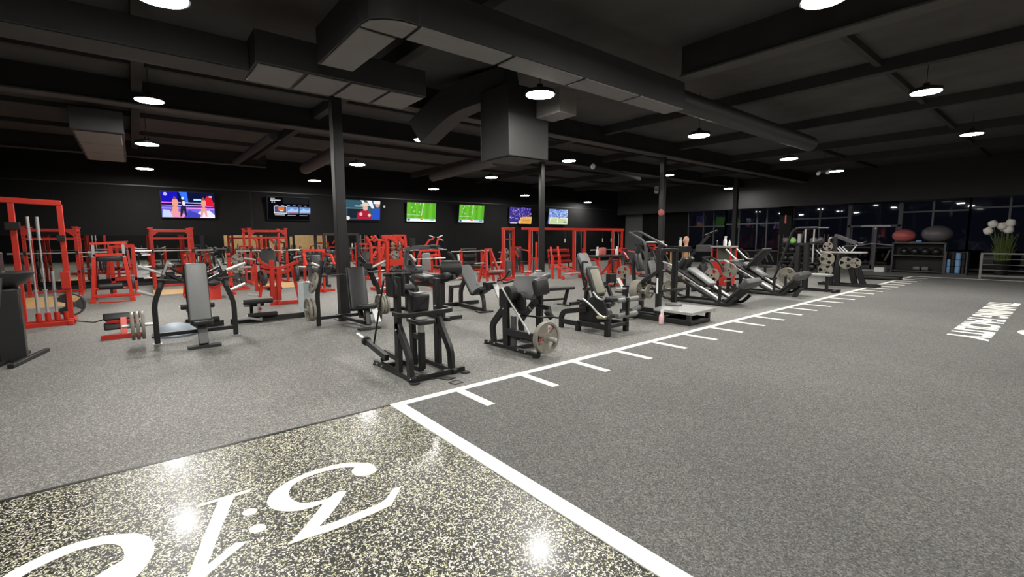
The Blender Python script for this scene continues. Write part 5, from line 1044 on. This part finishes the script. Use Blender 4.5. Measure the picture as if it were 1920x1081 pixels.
for y in (13.2,15.8,16.45): t.new('hanging_grip', YEL, label='small yellowish hanging grip').cyl((X+.1,y,1.45),(X+.1,y,1.62),.025,8); t.new('hanging_cable', BLK).cyl((X+.1,y,1.6),(X+.1,y,2.0),.006,6)
t.new('mid_rail', RED).bar([(X,11.2,.8),(X,11.9,.8)], .06, .06); t.new('side_post', RED, bevel=.005).bar([(X+.5,11.1,0),(X+.5,11.1,1.5)], .07, .07)
t.done()
barbell('barbell across the middle stations of the long cable frame', (X+1.0,15.0,1.10), 2.2)
t = Thing('bar_rest', 'pair of red rests holding the barbell at the long cable frame', 'rack', (X+1.0,15,0))
for y in (14.5,15.5): t.new('post', RED).bar([(X+1.0,y,0),(X+1.0,y,1.085)], .07, .07); t.new('foot', RED).cbox((X+1.0,y,.02),.4,.3,.04)
t.done()
t = Thing('stair_frame', 'red slanted frame with small wheels beside the right column foot', 'gym machine', (-9.0,11.6,0))
for y in (11.45,11.85): t.new('slanted_beam', RED, bevel=.006).bar([(-9.3,y-.2,1.3),(-9.2,y-.2,.6),(-8.6,y+.4,.15)], .07, .08); t.new('post', RED, bevel=.006).bar([(-9.2,y-.2,0),(-9.2,y-.2,.95)], .08, .1)
for y in (11.3,12.3): t.new('wheel', RED).cyl((-8.65,y-.03,.08),(-8.65,y+.03,.08),.08,16)
t.new('axle', ALL).cyl((-8.65,11.3,.22),(-8.65,12.3,.22),.03,10)
t.done()
# ---- dumbbell racks
def dumbbell(label, p, m, r=.085, L=.34, axis=(1,0,0), group=None):
    d = V(axis).normalized(); p = V(p); t = Thing('dumbbell', label, 'dumbbell', p-Vector((0,0,r)), group)
    for s_ in (-1,1): t.new('head', m).cyl(p+d*(s_*L*.22), p+d*(s_*L*.5), r, 8, .018)
    t.new('handle', CHR).cyl(p-d*L*.25, p+d*L*.25, .016, 8); t.done()
def db_rack(label, x, y0, y1, zs, m, n, tag_, depth=.5):
    t = Thing('dumbbell_rack', label, 'rack', (x,(y0+y1)/2,0))
    for y in (y0,y1): t.new('end_frame', RED, bevel=.006).bar([(x+depth/2,y,.03),(x-.02,y,.03),(x-.1,y,zs[-1]+.1)], .06, .07)
    for k, z in enumerate(zs): t.new('tray', BLK).box(x-.2-.05*k,x+.2-.05*k,y0,y1,z-.03,z)
    t.done()
    for k, z in enumerate(zs):
        for i in range(n):
            dumbbell('hexagonal %s dumbbell on the %s tray of the %s' % ('red' if m is CRM or m is RED else 'dark', ['bottom','middle','top'][k+3-len(zs)], tag_), (x-.05*k,y0+.1+(y1-y0-.2)*i/(n-1),z+.085), m, group='dumbbells on the %s' % tag_)
ya, yb = PX(1031,470,-13.6).y, PX(1067,470,-13.6).y
db_rack('red dumbbell rack seen through the long cable frame', -13.6, ya, yb, (.30,.60,.88), RED, 9, 'red rack behind the cable frame')
ya, yb = PX(868,482,-15.2).y, PX(893,482,-15.2).y
db_rack('red dumbbell rack by the wall under the second pitch television', -15.2, ya, yb, (.35,.7,1.0), PLB, 7, 'rack under the second pitch television')
ya, yb = PX(560,490,-16.2).y, PX(650,490,-16.2).y
db_rack('long red dumbbell rack along the mirror behind the left column', -16.4, ya, yb, (.35,.7,1.02), PLB, 10, 'long rack along the mirror')
# ---- black rack behind the column and more red pieces before the mirror
t = Thing('black_rack', 'black power rack behind the incline press, left of the column', 'rack', (-13.2,4.0,0))
for x in (-13.6,-12.6):
    for y in (3.35,4.55): t.new('upright', BLK).bar([(x,y,0),(x,y,1.88)], .09, .09)
for x in (-13.6,-12.6): t.new('cross_beam', BLK).bar([(x,3.35,1.84),(x,4.55,1.84)], .08, .08)
for y in (3.35,4.55): t.new('top_beam', BLK).bar([(-13.6,y,1.84),(-12.6,y,1.84)], .08, .08); t.new('foot_beam', BLK).bar([(-13.7,y,.04),(-12.2,y,.04)], .08, .08)
t.done()
def plate_tree(label, x, y, tag_):
    t = Thing('plate_tree', label, 'rack', (x,y,0)); t.new('post', RED, bevel=.006).bar([(x,y-.18,.03),(x,y,1.2)], .08, .08); t.new('post', RED, bevel=.006).bar([(x,y+.18,.03),(x,y,1.2)], .08, .08); t.new('base', RED).cbox((x,y,.03),.6,.6,.06)
    for z in (.35,.7,1.02):
        for s_ in (-1,1): t.new('peg', CHR).cyl((x,y,z),(x+s_*.3,y,z),.024,10)
    t.done()
    for z, w_ in ((.35,'low'),(.7,'middle'),(1.02,'top')):
        plates((x+.22,y,z), (1,0,0), 2, 'plate on the %s peg of the %s' % (w_, tag_), R=.22 if z < .5 else .17, m=PLB if z < .6 else PLT, t=.05)
plate_tree('red plate tree beside the rack under the boxing television', -13.5, .75, 'plate tree near the boxing television')
plate_tree('red plate tree left of the green pitch screens', -13.2, 6.2, 'plate tree left of the pitch screens')
plate_tree('red plate tree behind the A shaped frame', -12.4, 11.2, 'plate tree behind the A shaped frame')
def red_seat(label, x, y, h=1.35):
    t = Thing('selector_machine', label, 'gym machine', (x,y,0), 'red seated machines')
    for s_ in (-.3,.3): t.new('upright', RED, bevel=.006).bar([(x-.4,y+s_,0),(x-.35,y+s_,h)], .07, .08); t.new('arm', RED).bar([(x-.35,y+s_,h-.1),(x+.1,y+s_*1.4,h-.15),(x+.35,y+s_*1.4,h-.45)], .06, .06, r=.1); t.new('grip', RUB).cyl((x+.35,y+s_*1.4,h-.45),(x+.35,y+s_*.9,h-.45),.022,10)
    t.new('top_beam', RED).bar([(x-.35,y-.34,h),(x-.35,y+.34,h)], .07, .07); t.new('weight_stack', GWL).cbox((x-.45,y,.5),.2,.3,.8); t.new('base', RED).bar([(x-.6,y,.05),(x+.7,y,.05)], .1, .08); t.new('cross_rail', RED).bar([(x+.5,y-.35,.04),(x+.5,y+.35,.04)], .08, .07)
    t.new('seat', VIN).pad((x+.15,y,.5),(1,0,0),(0,1,0),.42,.38,.09,.03); t.new('backrest', VIN).pad((x-.12,y,.85),(0,1,0),(-.2,0,1),.34,.62,.09,.03); t.new('seat_post', RED).bar([(x+.15,y,.05),(x+.15,y,.46)], .09, .09)
    t.done()
red_seat('red seated machine behind the sit-up rollers, near the mirror', -11.3, 2.7, 1.3); red_seat('red seated machine below the spectator television', -14.4, 5.6, 1.45); red_seat('red seated machine just left of the long cable frame', -12.8, 12.6, 1.2)
red_seat('red seated machine between the front press and the second red rack', -13.6, .0 + 0.0, 1.1) if 0 else None
red_seat('red seated machine right of the long cable frame', -8.6, 15.4, 1.15); red_seat('red seated machine close to the far corner of the long cable frame', -9.2, 18.6, 1.25)
# ---- red legged table with bottles near the belt squat
X = -6.1
t = Thing('arched_table', 'black topped table on red arched legs, bottles on it, behind the leg extension', 'table', (X,10.8,0))
t.new('top', BLK, bevel=.008).box(X-.4,X+.35,10.05,11.5,1.0,1.05)
for y in (10.2,11.35): t.new('arched_leg', RED, bevel=.006).bar([(X-.35,y,0),(X-.25,y,.95),(X+.15,y,.95),(X+.32,y,0)], .08, .09, r=.15)
t.new('brace', RED).bar([(X,10.25,.2),(X,11.3,.9)], .06, .06); t.new('base_rail', RED, bevel=.006).bar([(X+.32,10.2,.04),(X+.32,11.35,.04)], .1, .07)
t.done()
bottle('white spray bottle at the left of the arched table', (X,10.35,1.05), .3); bottle('white spray bottle at the right end of the arched table', (X,11.4,1.05), .3)
single('red_tub', CRM, MB().lathe((X-.1,10.75,1.05),(0,0,1),[(.1,0),(.12,.02),(.13,.24),(.12,.26),(.03,.27)],18), 'red tub between the two bottles on the arched table', 'tub', (X-.1,10.75,1.05))
# ---- fittings on columns and wall
a = PY(1244,398,12.80); t = Thing('alarm_bell', 'round red alarm bell on the second column from the right', 'alarm', a); t.new('bell', CRM).lathe((-5.30+.06,12.80,a.z),(0,-1,0),[(.11,0),(.12,.03),(.10,.06),(.02,.075)],20); t.new('back_box', RED).cbox((-5.24,12.815,a.z),.12,.02,.12); t.done()
t = Thing('wall_speaker', 'small dark speaker box high on the column beside the alarm bell', 'speaker', (-5.45,12.8,3.35)); t.new('box', DRK, bevel=.01).cbox((-5.46,12.86,3.35),.16,.2,.26); t.new('grille', RUB).cyl((-5.46,12.76,3.35),(-5.46,12.75,3.35),.06,14); t.done()
single('red_sign', CRM, MB().box(-6.36,-6.28,26.72,26.745,2.38,2.86), 'narrow red strip sign on the window pier', 'sign', (-6.32,26.74,2.38))
a = PX(720,387,XL+.02); single('wall_sensor', WHT, MB().cyl((XL,a.y,a.z),(XL+.05,a.y,a.z),.06,14,.01), 'small white round sensor right of the spectator television', 'sensor', (XL,a.y,a.z))
t = Thing('emergency_light', 'twin head emergency light on the ceiling near the far lamp', 'lamp', (-1.62,17.6,3.95)); t.new('body', DRK).cbox((-1.75,17.6,3.98),.34,.12,.1); t.new('head', WHT).cyl((-1.9,17.55,3.96),(-1.9,17.45,3.9),.06,12); t.new('head', WHT).cyl((-1.6,17.55,3.96),(-1.6,17.45,3.9),.06,12); t.new('stem', BLK).cyl((-1.75,17.6,4.0),(-1.75,17.6,ZC),.015,8); t.done()
# ---- two rubber pieces lying by the nearest machine
single('rubber_mat', DRK, MB().prism([(-.25,.72,0),(-.05,.66,0),(.0,.83,0),(-.2,.9,0)],(0,0,.006)), 'small dark rubber square on the floor beside the turf corner', 'mat', (-.12,.78,0)) if 0 else None
a = PZ(855,717); single('floor_tag', DRK, MB().tube([(a.x-.05,a.y-.07,.006),(a.x+.06,a.y-.05,.006),(a.x+.05,a.y+.07,.006),(a.x-.06,a.y+.05,.006),(a.x-.05,a.y-.07,.006)],.005,6), 'thin dark diamond outline on the floor beside the turf line', 'floor mark', (a.x,a.y,0))
a = PZ(820,711); single('rubber_offcut', RUB, MB().prism([(a.x-.22,a.y-.18,0),(a.x-.05,a.y-.14,0),(a.x-.02,a.y+.02,0),(a.x+.12,a.y+.08,0),(a.x+.1,a.y+.2,0),(a.x-.1,a.y+.08,0)],(0,0,.01)), 'flat black rubber offcut at the front foot of the tall shoulder machine', 'mat', (a.x,a.y,0))
# ------------------------------------------------------------------ sky
w = bpy.data.worlds.new('night'); S.world = w; w.use_nodes = True
w.node_tree.nodes['Background'].inputs[0].default_value = (.010,.012,.022,1); w.node_tree.nodes['Background'].inputs[1].default_value = .35
S.cycles.max_bounces = 6; S.cycles.glossy_bounces = 4; S.cycles.diffuse_bounces = 3; S.cycles.sample_clamp_indirect = 6.0
